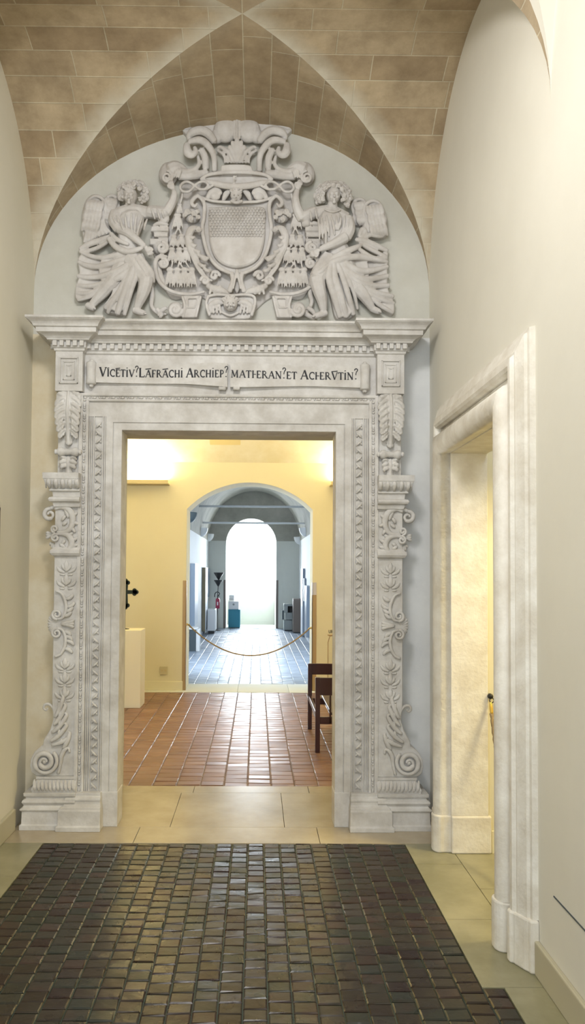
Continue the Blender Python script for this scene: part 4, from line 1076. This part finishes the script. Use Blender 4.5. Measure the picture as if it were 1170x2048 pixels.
def topvol(r):
    # S scrolls left and right of the crest ending in knobs held by the angels
    r.t([(945,200,.07),(905,150,.085),(860,130,.09),(810,140,.09),(785,165,.08),(790,190,.075)], [24,30,30,28,22,14])
    r.t([(770,215,.09),(775,265,.10),(800,285,.10),(825,265,.095),(820,235,.09)], [20,30,24,18,12])
    r.t([(785,200,.09),(850,190,.10),(900,220,.095),(940,290,.08),(945,385,.06)], [18,24,24,20,18])
    r.t([(860,250,.085),(885,300,.08),(890,370,.065)], [22,24,22])
    r.t([(840,290,.075),(848,340,.075),(820,375,.08),(770,390,.085),(730,385,.09)], [10,14,16,18,20])
    r.t([(900,400,.06),(840,410,.065),(770,420,.07),(720,420,.08)], [26,28,26,24])
    r.t([(770,400,.06),(735,375,.07),(700,370,.075),(665,385,.075)], [24,36,50,52])
    r.e(655, 405, 64, 78, .05, .05, .2)
    r.curl(645, 425, 40, -PI*.5, 1.8, 9, .100)
    for k in range(3): r.t([(690+k*18,345+k*4,.085),(700+k*16,385,.105),(690+k*14,430,.095)], [6,7,5])
both(topvol, 'scroll', each=True)
# hat with broad brim
r = Rel(130); r.slab(smoothpoly([(985,395),(985,360),(1000,345),(1087,340),(1160,345),(1182,362),(1182,395),(1087,402)], 3), .125)
r.t([(858,440,.09),(900,412,.10),(980,398,.115),(1087,394,.12),(1194,398,.115),(1270,412,.10),(1312,440,.09)], [10,12,13,13,13,12,10])
r.t([(862,450,.075),(930,462,.105),(1010,478,.115),(1087,484,.12),(1165,478,.115),(1245,462,.105),(1310,450,.075)], [14,20,22,22,22,20,14])
r.slab(smoothpoly([(860,440),(930,405),(1087,392),(1240,405),(1310,440),(1240,470),(1087,492),(930,470)], 3), .085)
r.t([(1068,415,.135),(1068,455,.13),(1060,470,.13)], [5,6,5]); r.t([(1060,425,.135),(1085,418,.135)], [5,5])
r.mb.build('prelate_hat', 'relief', CA, voxel=VX)
def cord(r):
    # figure of eight knot and hanging cord
    lp = [(960,455),(930,480),(890,500),(850,500),(820,480),(780,455),(745,462),(728,490),(745,515),(785,515),(820,480),(850,458),(885,455),(905,475),(890,498)]
    r.t([(x,y,.10+.01*(i%2)) for i,(x,y) in enumerate(lp)], 9, flat=1, sub=5)
    r.t([(745,512,.09),(738,560,.085),(728,590,.08)], 7, flat=1)
both(cord, 'knotted_cord', .0035, True)
def tassels(r):
    def tas(x, y, w, h, L=.07):
        r.e(x, y, w*.42, h*.16, L+.01, .014)
        for k in range(5):
            q = (k-2)/2
            r.t([(x+q*w*.20, y+h*.1, L+.008), (x+q*w*.40, y+h*.55, L+.012), (x+q*w*.56, y+h*(1.06 if k%2==0 else .92), L)], [w*.10,w*.125,w*.07], flat=1, sub=2, n=6)
        r.t([(x-w*.3,y+h*.22,L+.014),(x+w*.3,y+h*.22,L+.014)], [w*.09,w*.09])
    tas(725, 600, 40, 60); tas(712, 665, 62, 85)
    tas(688, 800, 50, 66); tas(738, 795, 50, 66)
    for x in (680,722,762): tas(x+(x-720)*.1, 880, 52, 85)
    for x in (672,712,752,792): tas(x+(x-730)*.15, 1010, 56, 105)
    for a,b in (((718,740),(690,800)),((718,740),(738,795)),((690,850),(680,890)),((738,850),(765,890)),((715,850),(722,890)),((680,960),(672,1010)),((722,960),(712,1010)),((722,960),(752,1010)),((762,960),(792,1010))):
        r.t([(a[0],a[1],.07),(b[0],b[1],.075)], 6, flat=1, sub=1)
both(tassels, 'tassel_cluster', .004, True)
# shield
def frame(r):
    r.slab(smoothpoly([(AX+4,575),(960,575),(895,560),(845,540),(872,610),(875,680),(862,720),(880,830),(905,930),(960,1000),(1030,1030),(1060,1100),(AX+4,1120)], 3), .060)
    r.t([(845,535,.07),(815,560,.08),(800,590,.085),(820,610,.085),(835,590,.08)], [10,14,14,11,7])
    r.t([(840,540,.075),(880,590,.085),(878,680,.085),(868,750,.08),(885,850,.08),(915,930,.08),(970,995,.08),(1040,1030,.085)], [12,13,13,13,13,13,13,12])
    r.t([(1055,1030,.08),(1060,1080,.085),(1040,1150,.08)], [16,14,18])
    r.t([(AX-2,1010,.09),(AX-10,1060,.095),(AX-25,1130,.09)], [8,8,8])
    r.t([(850,548,.075),(930,575,.085),(1010,582,.09),(AX,584,.09)], [10,10,10,10])
both(frame, 'shield_frame')
r = Rel(130)
field = smoothpoly([(915,615),(1000,605),(1087,602),(1175,605),(1262,615),(1268,700),(1262,820),(1235,915),(1180,970),(1087,995),(995,970),(940,915),(912,820),(906,700)], 3)
r.slab(field, .088, bev=.012); sh = r.mb.build('shield', 'relief', CA, voxel=VX)
r = Rel(130)
for j in range(11):
    y = 622+j*17; hw = 172-abs(j-3)*1.5
    nn = 17
    for i in range(nn):
        x = 1087-hw+2*hw*(i+.5*(j%2))/(nn-.5)
        r.t([(x-8,y-4,.086),(x-4,y+6,.092),(x+4,y+6,.092),(x+8,y-4,.086)], 4, flat=1, sub=2, n=6)
o = r.mb.build('scale_pattern', 'relief', sh, smooth=True); o.matrix_parent_inverse = Matrix.Identity(4); o.matrix_parent_inverse = Matrix.Translation(-Vector(CA.location)) if False else Matrix.Identity(4)
def crown(r):
    r.t([(900,560,.075),(925,520,.085),(960,505,.09),(985,530,.09)], [16,20,22,14]); r.e(950,545,35,28,.085,.02)
    for a in (0,1,2): r.t([(1000,575,.08),(1010+a*14,535-a*10,.095),(1020+a*22,515-a*14,.09)], [10,13,9])
both(crown, 'leaf_crown')
r = Rel(130); r.e(1064+18, 540, 38, 36, .10, .035); r.t([(1050,575,.10),(1085,585,.11),(1120,575,.10)], [10,12,10])
for s in (-1,1): r.e(1082+s*13, 533, 6, 5, .138, .005); r.curl(1082+s*30, 508, 13, s, 1.1, 6, .11, .2, 10); r.curl(1082+s*12, 500, 12, s, 1.1, 6, .12, .2, 10)
r.t([(1082,535,.138),(1082,550,.142)], [4,6]); r.t([(1072,562,.13),(1082,564,.134),(1092,562,.13)], [3,4,3])
r.mb.build('cherub_head', 'relief', CA, voxel=.0035)
def sidefig(r):
    # scrolling leaf figures climbing both sides of the shield
    for cx, cy, rr in ((775,640,26),(815,650,24),(845,680,20),(760,665,20),(800,690,24),(835,640,20)): r.curl(cx,cy,rr*.7,cx*.3,1.1,rr*.42,.085,.2,10)
    r.e(805,670,52,48,.05,.035)
    r.t([(840,745,.085),(800,755,.09),(782,800,.09),(790,860,.085),(820,930,.085),(850,990,.08),(885,1050,.08)], [14,24,26,28,24,18,10])
    r.curl(845,752,18,0,1.3,7,.095)
    for x,y in ((790,800),(800,850),(825,890),(850,920),(870,940),(860,980),(890,1010),(880,930)):
        r.t([(x-12,y-8,.095),(x+14,y+8,.105),(x+30,y+2,.095)], [10,13,8])
    r.t([(790,900,.09),(830,990,.09),(880,1055,.085),(930,1080,.08)], [7,8,8,8])
    r.curl(885,1080,30,PI,1.4,10,.08)
    r.curl(945,1050,34,0,-1.2,12,.06)
    r.t([(900,1110,.07),(950,1135,.085),(1000,1145,.08),(1040,1165,.07)], [16,26,22,10])
    for k in range(3): r.t([(925+k*28,1110,.09),(915+k*28,1165,.085)], [9,8])
both(sidefig, 'leaf_scroll', each=True)
def cscroll(r):
    # block held by the angel and the C scrolls below it
    r.slab([(545,735),(655,735),(655,765),(540,765)], .085); r.slab([(560,775),(650,775),(650,800),(560,800)], .075); r.slab([(530,810),(655,810),(650,850),(535,850)], .07)
    r.t([(650,725,.08),(600,715,.09),(560,730,.08)], [10,14,10])
    r.curl(615,870,38,-PI*.5,1.6,12,.085); r.e(600,870,44,46,.05,.035)
    r.curl(620,970,34,-PI*.6,1.5,11,.08)
    r.t([(645,930,.07),(600,925,.08),(572,960,.085),(575,1030,.08),(600,1090,.075),(650,1135,.07),(720,1160,.065),(800,1165,.06),(880,1150,.06)], [12,14,15,15,14,13,12,12,10])
    r.t([(590,960,.06),(600,1040,.06),(640,1110,.06)], [18,20,16])
both(cscroll, 'side_scroll', each=True)
def bracket(r):
    r.slab([(745,1172),(862,1172),(830,1312),(738,1312)], .085)
    r.t([(742,1180,.09),(757,1240,.09),(745,1310,.085)], [9,9,9]); r.t([(858,1180,.09),(828,1308,.085)], [9,9])
    r.t([(775,1190,.095),(838,1190,.095),(820,1250,.09),(775,1250,.09),(775,1190,.095)], 5, flat=1, sub=1)
    r.curl(700,1262,46,0,1.7,13,.09); r.e(700,1262,50,50,.05,.04)
    r.t([(640,1250,.06),(610,1270,.055),(590,1300,.05)], [14,16,10])
both(bracket, 'console_bracket', each=True)
r = Rel(130)
r.slab(smoothpoly([(900,1175),(960,1165),(1045,1170),(1130,1165),(1195,1175),(1200,1230),(1185,1280),(1160,1318),(1050,1322),(930,1318),(905,1280),(890,1225)], 3), .075)
r.t([(905,1180,.085),(960,1168,.09),(1048,1174,.09),(1135,1168,.09),(1195,1182,.085),(1200,1235,.085),(1180,1300,.08)], 10, flat=1)
r.t([(905,1180,.085),(893,1230,.085),(915,1300,.08)], 10, flat=1)
r.e(1046,1225,46,48,.105,.04)
for s in (-1,1):
    r.e(1046+s*17,1215,7,5,.145,.005); r.e(1046+s*22,1236,12,10,.135,.012); r.curl(1046+s*40,1195,14,0,1.1,7,.11,.2,10); r.curl(1046+s*18,1183,13,2,1.1,7,.12,.2,10)
    r.t([(1046+s*50,1220,.09),(1046+s*85,1215,.10),(1046+s*125,1240,.09),(1046+s*120,1280,.085)], [14,20,20,12])
    for k in range(3): r.t([(1046+s*(70+k*20),1235,.10),(1046+s*(62+k*22),1285,.09)], [9,8])
r.t([(1046,1218,.145),(1046,1236,.152)], [4,7]); r.t([(1034,1250,.143),(1046,1253,.147),(1058,1250,.143)], [3,4,3])
r.t([(980,1270,.085),(1046,1300,.09),(1112,1270,.085)], [8,10,8])
r.mb.build('cherub_plaque', 'relief', CA, voxel=.0035)

# ------------------------------------------------------------------ yellow room contents
# pedestal
t = MB(); a = at(280.4, 1400, 9.22)[0]
t.box(a-.36, a, 9.22, 9.58, 0, .92); pd = t.build('pedestal', 'pedestal', bevel=.004); tag(pd, 'tall plain cream pedestal block in the yellow room carrying the dark cross', 'pedestal')
# cross on a rod
cx = at(250.5, 1240, 9.4)[0]
t = thing('altar_cross', 'small dark cross with trefoil arm ends on a thin rod, standing on the pedestal', 'cross', (cx, 9.4, .92))
zc = at(249, 1184, 9.4)[1]; zt = at(249, 1158, 9.4)[1]; zb = at(249, 1218, 9.4)[1]
m = MB(); th = .012
m.prism_y([(cx-.030,zb+.03),(cx+.030,zb+.03),(cx+.024,zc-.024),(cx+.11,zc-.022),(cx+.11,zc+.022),(cx+.024,zc+.024),(cx+.030,zt-.03),(cx-.030,zt-.03),(cx-.024,zc+.024),(cx-.11,zc+.022),(cx-.11,zc-.022),(cx-.024,zc-.024)], 9.4-th, 9.4+th)
for (bx_, bz, dx, dz) in ((cx+.118,zc,1,0),(cx-.118,zc,-1,0),(cx,zt-.034,0,1),(cx,zb+.034,0,-1)):
    for (ox, oz) in ((dx*.014,dz*.014),(-dx*.010+abs(dz)*.026,-dz*.010+abs(dx)*.020),(-dx*.010-abs(dz)*.026,-dz*.010-abs(dx)*.020),(0,0)):
        m.lathe((bx_+ox, 9.4, bz+oz), [(.024,-th),(.027,0),(.024,th)], 14, axis='y')
m.build('cross', 'cross', t)
MB().tube([(cx,9.4,.93),(cx,9.4,zb+.06)], .0035, 8, 1).build('rod', 'dark', t, smooth=True)
MB().lathe((cx,9.4,.92), [(.05,0),(.05,.006),(.008,.012)], 20).build('foot', 'dark', t)
# uplight trays
def tray(x0, x1, label):
    z = at(300, 966, 10.40)[1]
    t = thing('wall_uplight', label, 'light', ((x0+x1)/2, MY1, z), 'shelf uplights on the yellow wall')
    MB().box(x0, x1, MY1-.22, MY1-.002, z-.012, z+.004).box(x0, x1, MY1-.22, MY1-.212, z+.004, z+.04).build('shelf', 'tray', t, bevel=.002)
    l_ = area('uplight_lamp', ((x0+x1)/2, MY1-.10, z+.06), (x1-x0)*.86, 26, (1,.84,.50), ((x0+x1)/2, MY1-.04, 4), .05)
    l_.parent = None
tray(at(336,966,10.37)[0]-1.0, at(336,966,10.37)[0], 'putty coloured shelf uplight glowing on the yellow wall left of the arch')
tray(at(662,966,10.37)[0], at(662,966,10.37)[0]+1.0, 'putty coloured shelf uplight on the yellow wall right of the arch')
area('room_fill_left', (MX0+.4, 8.2, 2.9), 1.2, 62, (1,.86,.56), (MX0+.9, 8.3, 5), .3)  # unseen fill light added for the room, no fixture here
area('room_fill_right', (MX1-.4, 8.2, 2.9), 1.2, 62, (1,.86,.56), (MX1-.9, 8.3, 5), .3)  # its twin on the right, also added only as fill
# double socket and corner guards
def flat_on_wall(px0, px1, py0, py1, d, Y): 
    a = at(px0, py1, Y); b = at(px1, py0, Y); return (a[0], b[0], Y-d, Y, a[1], b[1])
x0,x1,y0,y1,z0,z1 = flat_on_wall(319.5,335.5,1332.5,1349,.012,MY1)
t = thing('wall_socket', 'ivory double wall socket low on the yellow wall beside the arch', 'socket', ((x0+x1)/2, MY1, z0))
MB().box(x0,x1,y0,y1,z0,z1).build('plate', 'plate', t, bevel=.002)
for k in range(2):
    c = x0+(x1-x0)*(.28+.44*k); MB().lathe((c, y0, (z0+z1)/2), [(.017,0),(.017,-.003),(.013,-.003)], 14, axis='y').build('outlet', 'tray', t)
t = MB(); g0 = at(364.5,1300,MY1)[0]
t.box(g0, AX0+.004, MY1-.008, MY1, 0.0, at(370,1161,MY1)[1]); t.box(AX0-.004, AX0+.006, MY1-.008, MY1+.06, 0, at(370,1161,MY1)[1])
tag(t.build('corner_guard', 'guard', bevel=.002), 'tan corner guard on the left edge of the arched opening', 'corner guard', None)
g1 = at(632.5,1300,MY1)[0]
gt = thing('corner_guard', 'metal corner guard with shiny top on the right edge of the arched opening', 'corner guard', (AX1, MY1, 0))
zt_ = at(628,1165,MY1)[1]; zm = at(628,1190,MY1)[1]
MB().box(AX1-.006, g1, MY1-.008, MY1, 0, zm).box(AX1-.006, AX1+.004, MY1-.008, MY1+.06, 0, zm).build('strip', 'guard', gt, bevel=.002)
MB().box(AX1-.007, g1, MY1-.009, MY1, zm, zt_).box(AX1-.007, AX1+.004, MY1-.009, MY1+.06, zm, zt_).build('shiny_top', 'steel', gt, bevel=.002)
# rope across the arch
A = at(373, 1249, MY1+.15); B = at(624, 1256, MY1+.15); L = at(490, 1311, MY1+.15)
t = thing('barrier_rope', 'thin tan rope sagging across the foot of the arched opening', 'rope', (AX0, MY1+.15, A[1]))
pts = []
for i in range(25):
    u = i/24; x = AX0+.02+(AX1-AX0-.04)*u; zl = A[1]+(B[1]-A[1])*u; sag = (A[1]+B[1])/2-L[1]
    pts.append((x, MY1+.15, zl-sag*4*u*(1-u)))
MB().tube(pts, .010, 8, 1).build('cord', 'rope', t, smooth=True)
for x, s, z in ((AX0, 1, A[1]), (AX1, -1, B[1])):
    MB().lathe((x, MY1+.15, z), [(.018,0),(.018,s*.012),(.007,s*.016),(.007,s*.04)], 12, axis='x').tube([(x+s*.03,MY1+.15,z),(x+s*.045,MY1+.15,z-.012),(x+s*.035,MY1+.15,z-.024)], .006, 8).build('hook', 'brass', t, smooth=True)
# mahogany settle on the right
bx0 = .541; Y0, Y1, W_ = 7.02, 8.04, .62
t = thing('wooden_bench', 'dark mahogany box armchair bench against the right of the yellow room', 'bench', (bx0+.3, (Y0+Y1)/2, 0))
P_ = .042
def near_z(py, Y): return at(650, py, Y)[1]
for (x, y, h_) in ((bx0, Y0, .675),(bx0, Y1, .675),(bx0+W_-P_, Y0, .675),(bx0+W_-P_, Y1, .675)):
    MB().box(x, x+P_, y, y+P_, 0, h_).build('leg', 'wood', t, bevel=.003)
MB().box(bx0+.001, bx0+W_-.001, Y0+.004, Y0+.034, .515, .673).box(bx0+P_+.085, bx0+P_+.10, Y0+.004, Y0+.034, .26, .515).build('near_arm_panel', 'wood', t, bevel=.003)
MB().box(bx0+P_, bx0+W_-P_, Y0+.004, Y0+.034, .255, .32).build('near_stretcher', 'wood', t, bevel=.003)
MB().box(bx0+.001, bx0+W_-.001, Y1+.004, Y1+.034, .565, .678).build('far_arm_rail', 'wood', t, bevel=.003)
MB().box(bx0+P_, bx0+W_-P_, Y1+.004, Y1+.034, .255, .32).build('far_stretcher', 'wood', t, bevel=.003)
MB().box(bx0+.005, bx0+.035, Y0+P_, Y1, .30, .35).build('seat_rail', 'wood', t, bevel=.004)
MB().box(bx0+.14, bx0+W_-.01, Y0+P_, Y1, .33, .355).build('seat', 'wood', t, bevel=.006)
MB().box(bx0+W_-.035, bx0+W_-.008, Y0+P_, Y1, .44, .66).build('backrest', 'wood', t, bevel=.004)
# slim stand and wall lettering behind it
sx = at(656, 1300, 10.1)[0]; sz = at(656, 1271, 10.1)[1]
t = thing('sign_stand', 'thin dark stand with a small tilted plate behind the mahogany bench', 'stand', (sx, 10.1, 0))
MB().tube([(sx,10.1,.02),(sx,10.1,sz-.09),(sx+.02,10.1,sz-.02)], .006, 8, 1).build('pole', 'guard', t)
MB().lathe((sx+.03,10.1,sz-.012), [(.012,0),(.038,.014),(.038,.024),(.01,.026)], 16).build('plate', 'guard', t)
MB().lathe((sx,10.1,0), [(.11,0),(.11,.012),(.015,.02)], 20).build('base', 'guard', t)
A = at(656.5, 1266, MY1); 
GL['U'] = (.85, [([(.2,1),(.2,.3)],.12)]+[(arcp(.46,.32,.26,.30,180,360),.12)]+[([(.72,.3),(.72,1)],.12)])
lt = lettering([('U',1,0),('F',1,0),('F',1,0),('I',1,0)], A, (A[0]+.115, A[1]), lambda x: MY1-.001, 'wall_lettering', None, 6.2, MY1)
tag(lt, 'small black letters UFFI on the yellow wall above the stand', 'lettering')

# ------------------------------------------------------------------ hall contents
for k, (py, px, m, lb) in enumerate(((1013, 388, 'iron', 'nearer dark iron tie rod spanning the hall vault'), (1046, 402, 'ironlight', 'farther pale iron tie rod crossing in front of the end window'))):
    Y = HX0*F/(px-514); z = at(500, py, Y)[1]
    MBx = MB().box(HX0-.02, HX1+.02, Y-.02, Y+.02, z-.022, z+.022); tag(MBx.build('tie_rod', m, bevel=.004), lb, 'tie rod', 'tie rods across the hall')
def sconce(side, px, py, m, label):
    X_ = HX0 if side < 0 else HX1; Y = X_*F/(px-514); Y = min(Y, 21.5); z = at(px, py, Y)[1]
    t = thing('wall_sconce', label, 'sconce', (X_, Y, z), 'bowl sconces on the hall walls')
    r_ = .17; prof = [(r_*math.cos(a), -r_*math.sin(a)*1.25) for a in [i*PI/2/8 for i in range(9)]]
    a0, a1 = (-PI/2, PI/2) if side < 0 else (PI/2, 3*PI/2)
    mb = MB().lathe((X_-side*0, Y, z), prof, 14, a0, a1); mb.lathe((X_, Y, z), [(r_-.012,0),(r_,0)], 14, a0, a1)
    mb.lathe((X_, Y, z), [((r_-.012)*math.cos(a), -(r_-.012)*math.sin(a)*1.25) for a in [i*PI/2/8 for i in range(9)]], 14, a0, a1)
    mb.build('bowl', m, t, smooth=True, fix=False)
    MB().box(*( (X_, X_+.02) if side < 0 else (X_-.02, X_) ), Y-.04, Y+.04, z-.1, z+.02).build('back_plate', m, t)
sconce(-1, 377, 1025, 'greyd', 'dark bowl sconce on the left hall wall, nearest to the arch')
sconce(-1, 402, 1056, 'white', 'white bowl sconce on the left hall wall, middle of three')
sconce(-1, 418, 1068, 'white', 'white bowl sconce on the left hall wall, beside the end wall')
sconce(1, 612, 1056, 'white', 'white bowl sconce on the right hall wall, under the far tie rod')
sconce(1, 600, 1074, 'white', 'white bowl sconce on the right hall wall, beside the end wall')

# display boards on the hall walls
def board(side, px_near, py0, py1, length, th, m, mf, label):
    X_ = HX0 if side < 0 else HX1; xi = X_-side*(-th) if False else X_+(-side)*th
    Y = xi*F/(px_near-514); z1 = at(px_near, py0, Y)[1]; z0 = at(px_near, py1, Y)[1]
    t = thing('display_board', label, 'display board', (X_, Y, z0), 'display boards along the hall walls')
    a, b = sorted((X_-side*.004, xi)); MB().box(a, b, Y, Y+.03, z0, z1).build('edge', mf, t)
    MB().box(a, b-(.004 if side < 0 else 0), Y+.03, Y+length, z0, z1).build('panel', m, t)
board(-1, 391, 1127, 1252, .9, .10, 'boardw', 'board', 'pale board with a broad dark edge on the left hall wall, nearest the arch')
board(-1, 412, 1135, 1263, 1.0, .09, 'boardw', 'frame', 'tall board with a brown edge on the left hall wall near the radiator')
board(-1, 418.5, 1137, 1194, .6, .05, 'board', 'board', 'short blue board high on the left hall wall beside the end wall')
board(1, 606, 1137, 1272, .8, .06, 'boardw', 'board', 'narrow pale board with a blue edge on the right hall wall near the end')
board(1, 609, 1157, 1203, .3, .05, 'board', 'board', 'short dark board on the right hall wall between two tall boards')
board(1, 614, 1172, 1275, .7, .08, 'board', 'board', 'dark blue board on the right hall wall nearest to the arch')
# black bin with white lid light near left wall
a = at(386, 1303, 15.0); 
Yb = 2541/163.0; xb = max((376-514)*Yb/F, HX0+.055)
t = thing('display_case', 'small dark case with a white lid on the left hall floor behind the rope hook', 'case', (xb+.05, Yb, 0))
hz = at(380,1256,Yb)[1]
MB().box(xb-.03, xb+.10, Yb, Yb+.3, 0, hz-.03).build('body', 'greyd', t, bevel=.004)
MB().box(xb-.05, xb+.13, Yb-.02, Yb+.32, hz-.03, hz).box(xb+.10, xb+.17, Yb+.02, Yb+.28, 0, hz-.03).build('lid', 'white', t, bevel=.004)

# black stand with two cones for the extinguisher, not a lamp
Y = 21.0; lx = at(431, 1255, Y)[0]; tx = at(437.5, 1150, Y)[0]
t = thing('extinguisher_stand', 'black extinguisher stand with two stacked cones in the left corner of the hall', 'lamp', (lx, Y, 0))
zt_ = at(437,1145,Y)[1]; zm = at(437,1160,Y)[1]; zn = at(437,1173,Y)[1]
MB().tube([(lx,Y,.02),((lx+tx)/2,Y,zn*.5),(tx,Y,zt_-.06)], .011, 8, 1).build('pole', 'dark', t)
MB().lathe((tx,Y,0), [(.015,at(437,1160,Y)[1]),(.14,zt_-.01),(.14,zt_)], 24).build('black_cone', 'dark', t)
MB().lathe((tx-.01,Y,0), [(.015,zn),(.12,zm-.01),(.12,zm)], 24).build('black_cone', 'dark', t)
MB().lathe((lx,Y,0), [(.15,0),(.15,.012),(.03,.03),(.012,.06)], 24).build('base', 'dark', t)
# fire extinguisher in front of its pole
Y = 20.9; ex = at(435.5, 1206, Y)[0]; z1 = at(435,1196,Y)[1]; z0 = at(435,1217,Y)[1]
t = thing('fire_extinguisher', 'red fire extinguisher with a black hose hanging on the pole stand', 'fire extinguisher', (ex, Y, z0))
MB().lathe((ex,Y,0), [(.05,z0),(.058,z0+.02),(.058,z1-.04),(.04,z1-.012),(.018,z1)], 20).build('cylinder', 'red', t, smooth=True)
MB().box(ex-.015, ex+.015, Y-.0625, Y-.057, z0+.09, z0+.18).build('label', 'white', t)
MB().lathe((ex,Y,z1), [(.014,0),(.014,.04),(.02,.04),(.02,.06)], 12).box(ex-.01, ex+.055, Y-.01, Y+.01, z1+.045, z1+.06).build('valve', 'dark', t)
MB().tube([(ex,Y,z1+.05),(ex+.05,Y-.02,z1+.12),(ex-.01,Y-.03,z1+.165),(ex-.075,Y-.02,z1+.12),(ex-.085,Y-.02,z1+.03)], .012, 8, 4).build('hose', 'dark', t, smooth=True)
MB().tube([(ex,Y+.02,0.0),(ex,Y+.02,z0)], .008, 8, 1).lathe((ex,Y,0), [(.08,0),(.08,.01),(.02,.02)], 16).build('stand', 'dark', t)
# radiator / fan coil
Y = 19.90; x0 = HX0+.105; x1 = at(430.5,1240,Y)[0]; z1 = at(430,1219,Y)[1]
t = thing('radiator', 'white box radiator unit against the left hall wall below the boards', 'radiator', (x0, Y, .05))
MB().box(x0, x1, Y, Y+.70, .07, z1).build('casing', 'white', t, bevel=.015)
for k in range(6): MB().box(x0+.02, x1-.02, Y+.07+.11*k, Y+.12+.11*k, z1, z1+.004).build('grille_slot', 'grey', t)
MB().box(x0+.02, x1-.03, Y+.03, Y+.72, 0, .07).build('foot', 'dark', t)
# teal cabinet and copier in the niche left
Y = 21.86; x0 = at(456.5,1240,Y)[0]; x1 = at(480,1240,Y)[0]; z1 = at(470,1219,Y)[1]
t = thing('cabinet', 'low teal cabinet at the left jamb of the end window niche', 'cabinet', ((x0+x1)/2, Y, 0))
MB().box(x0, x1, Y, Y+.5, .015, z1).build('body', 'teal', t, bevel=.004)
MB().box(x0+.01, x1-.01, Y-.014, Y-.001, .03, z1-.02).build('door', 'teal', t, bevel=.003)
MB().box(x0+.01, x1-.01, Y+.01, Y+.48, 0, .015).build('plinth', 'dark', t)
cz = at(470,1199,Y)[1]; c2 = at(470,1190,Y)[1]
t = thing('photocopier', 'white desktop copier standing on the teal cabinet', 'copier', ((x0+x1)/2, Y+.05, z1))
MB().prism_x([(Y+.02,z1),(Y+.48,z1),(Y+.48,cz),(Y+.12,cz),(Y+.02,cz-.06)], x0+.0, x1-.04).build('body', 'white', t, bevel=.01)
MB().box(x0+.01, x0+.16, Y+.10, Y+.44, cz, c2).build('scanner_lid', 'white', t, bevel=.015)
MB().lathe(((x0+x1)/2-.02, Y+.018, (z1+cz)/2), [(.03,0),(.03,-.006)], 12, axis='y').build('badge', 'grey', t)
# right: copier stack and tall brown cabinet
Y = 20.9; x0 = at(568,1230,Y)[0]; x1 = at(586,1230,Y)[0]; z1 = at(575,1208,Y)[1]
t = thing('office_printer', 'grey floor standing printer with open paper bay right of the window niche', 'printer', ((x0+x1)/2, Y, 0))
MB().box(x0, x1, Y, Y+.5, .03, z1*.40).build('paper_cabinet', 'grey', t, bevel=.006)
MB().box(x0+.05, x1, Y-.02, Y+.5, z1*.42, z1*.68).build('paper_drawer', 'grey', t, bevel=.006)
MB().box(x0, x0+.10, Y, Y+.5, z1*.68, z1*.92).box(x0, x1, Y+.3, Y+.5, z1*.68, z1*.92).build('side_wall', 'grey', t)
MB().box(x0+.10, x1, Y+.28, Y+.30, z1*.68, z1*.92).build('paper_bay', 'dark', t)
MB().box(x0, x1, Y-.01, Y+.5, z1*.92, z1).build('scanner', 'grey', t, bevel=.006)
MB().box(x0-.05, x0, Y+.05, Y+.3, z1*.42, z1*.76).build('side_tray', 'greyd', t)
MB().box(x0+.02, x1-.02, Y+.02, Y+.45, 0, .03).build('castor_base', 'dark', t)
Y = 20.3; x0 = at(586.5,1230,Y)[0]; x1 = at(602,1230,Y)[0]; z1 = at(595,1199,Y)[1]
t = thing('filing_cabinet', 'brown grey side panelled cabinet between the printer and the right hall wall', 'cabinet', ((x0+x1)/2, Y, 0))
MB().box(x0, x1, Y, Y+.55, .02, z1).build('body', 'brown', t, bevel=.004)
MB().box(x0-.004, x1+.004, Y-.004, Y+.555, z1, z1+.012).build('top', 'brown', t)
MB().box(x0+.01, x1-.01, Y+.01, Y+.5, 0, .02).build('plinth', 'dark', t)
x0,x1,y0,y1,z0,z1 = flat_on_wall(438.5,445.5,1238,1246,.012,HY1)
tag(MB().box(x0,x1,y0,y1,z0,z1).build('wall_socket', 'plaster_e', bevel=.003), 'pale wall socket low on the hall end wall beside the extinguisher stand', 'socket')
# panel on the near left wall
t = thing('wall_panel', 'brown edged panel on the left corridor wall at the edge of view', 'panel', (XL, 4.3, 1.2))
MB().box(XL, XL+.024, 3.3, 4.49, 1.22, 1.985).build('board', 'plaster_l', t)
MB().box(XL, XL+.030, 4.49, 4.51, 1.20, 2.005).box(XL, XL+.03, 3.28, 4.51, 1.985, 2.005).box(XL, XL+.03, 3.28, 4.51, 1.20, 1.22).build('frame', 'frame', t)
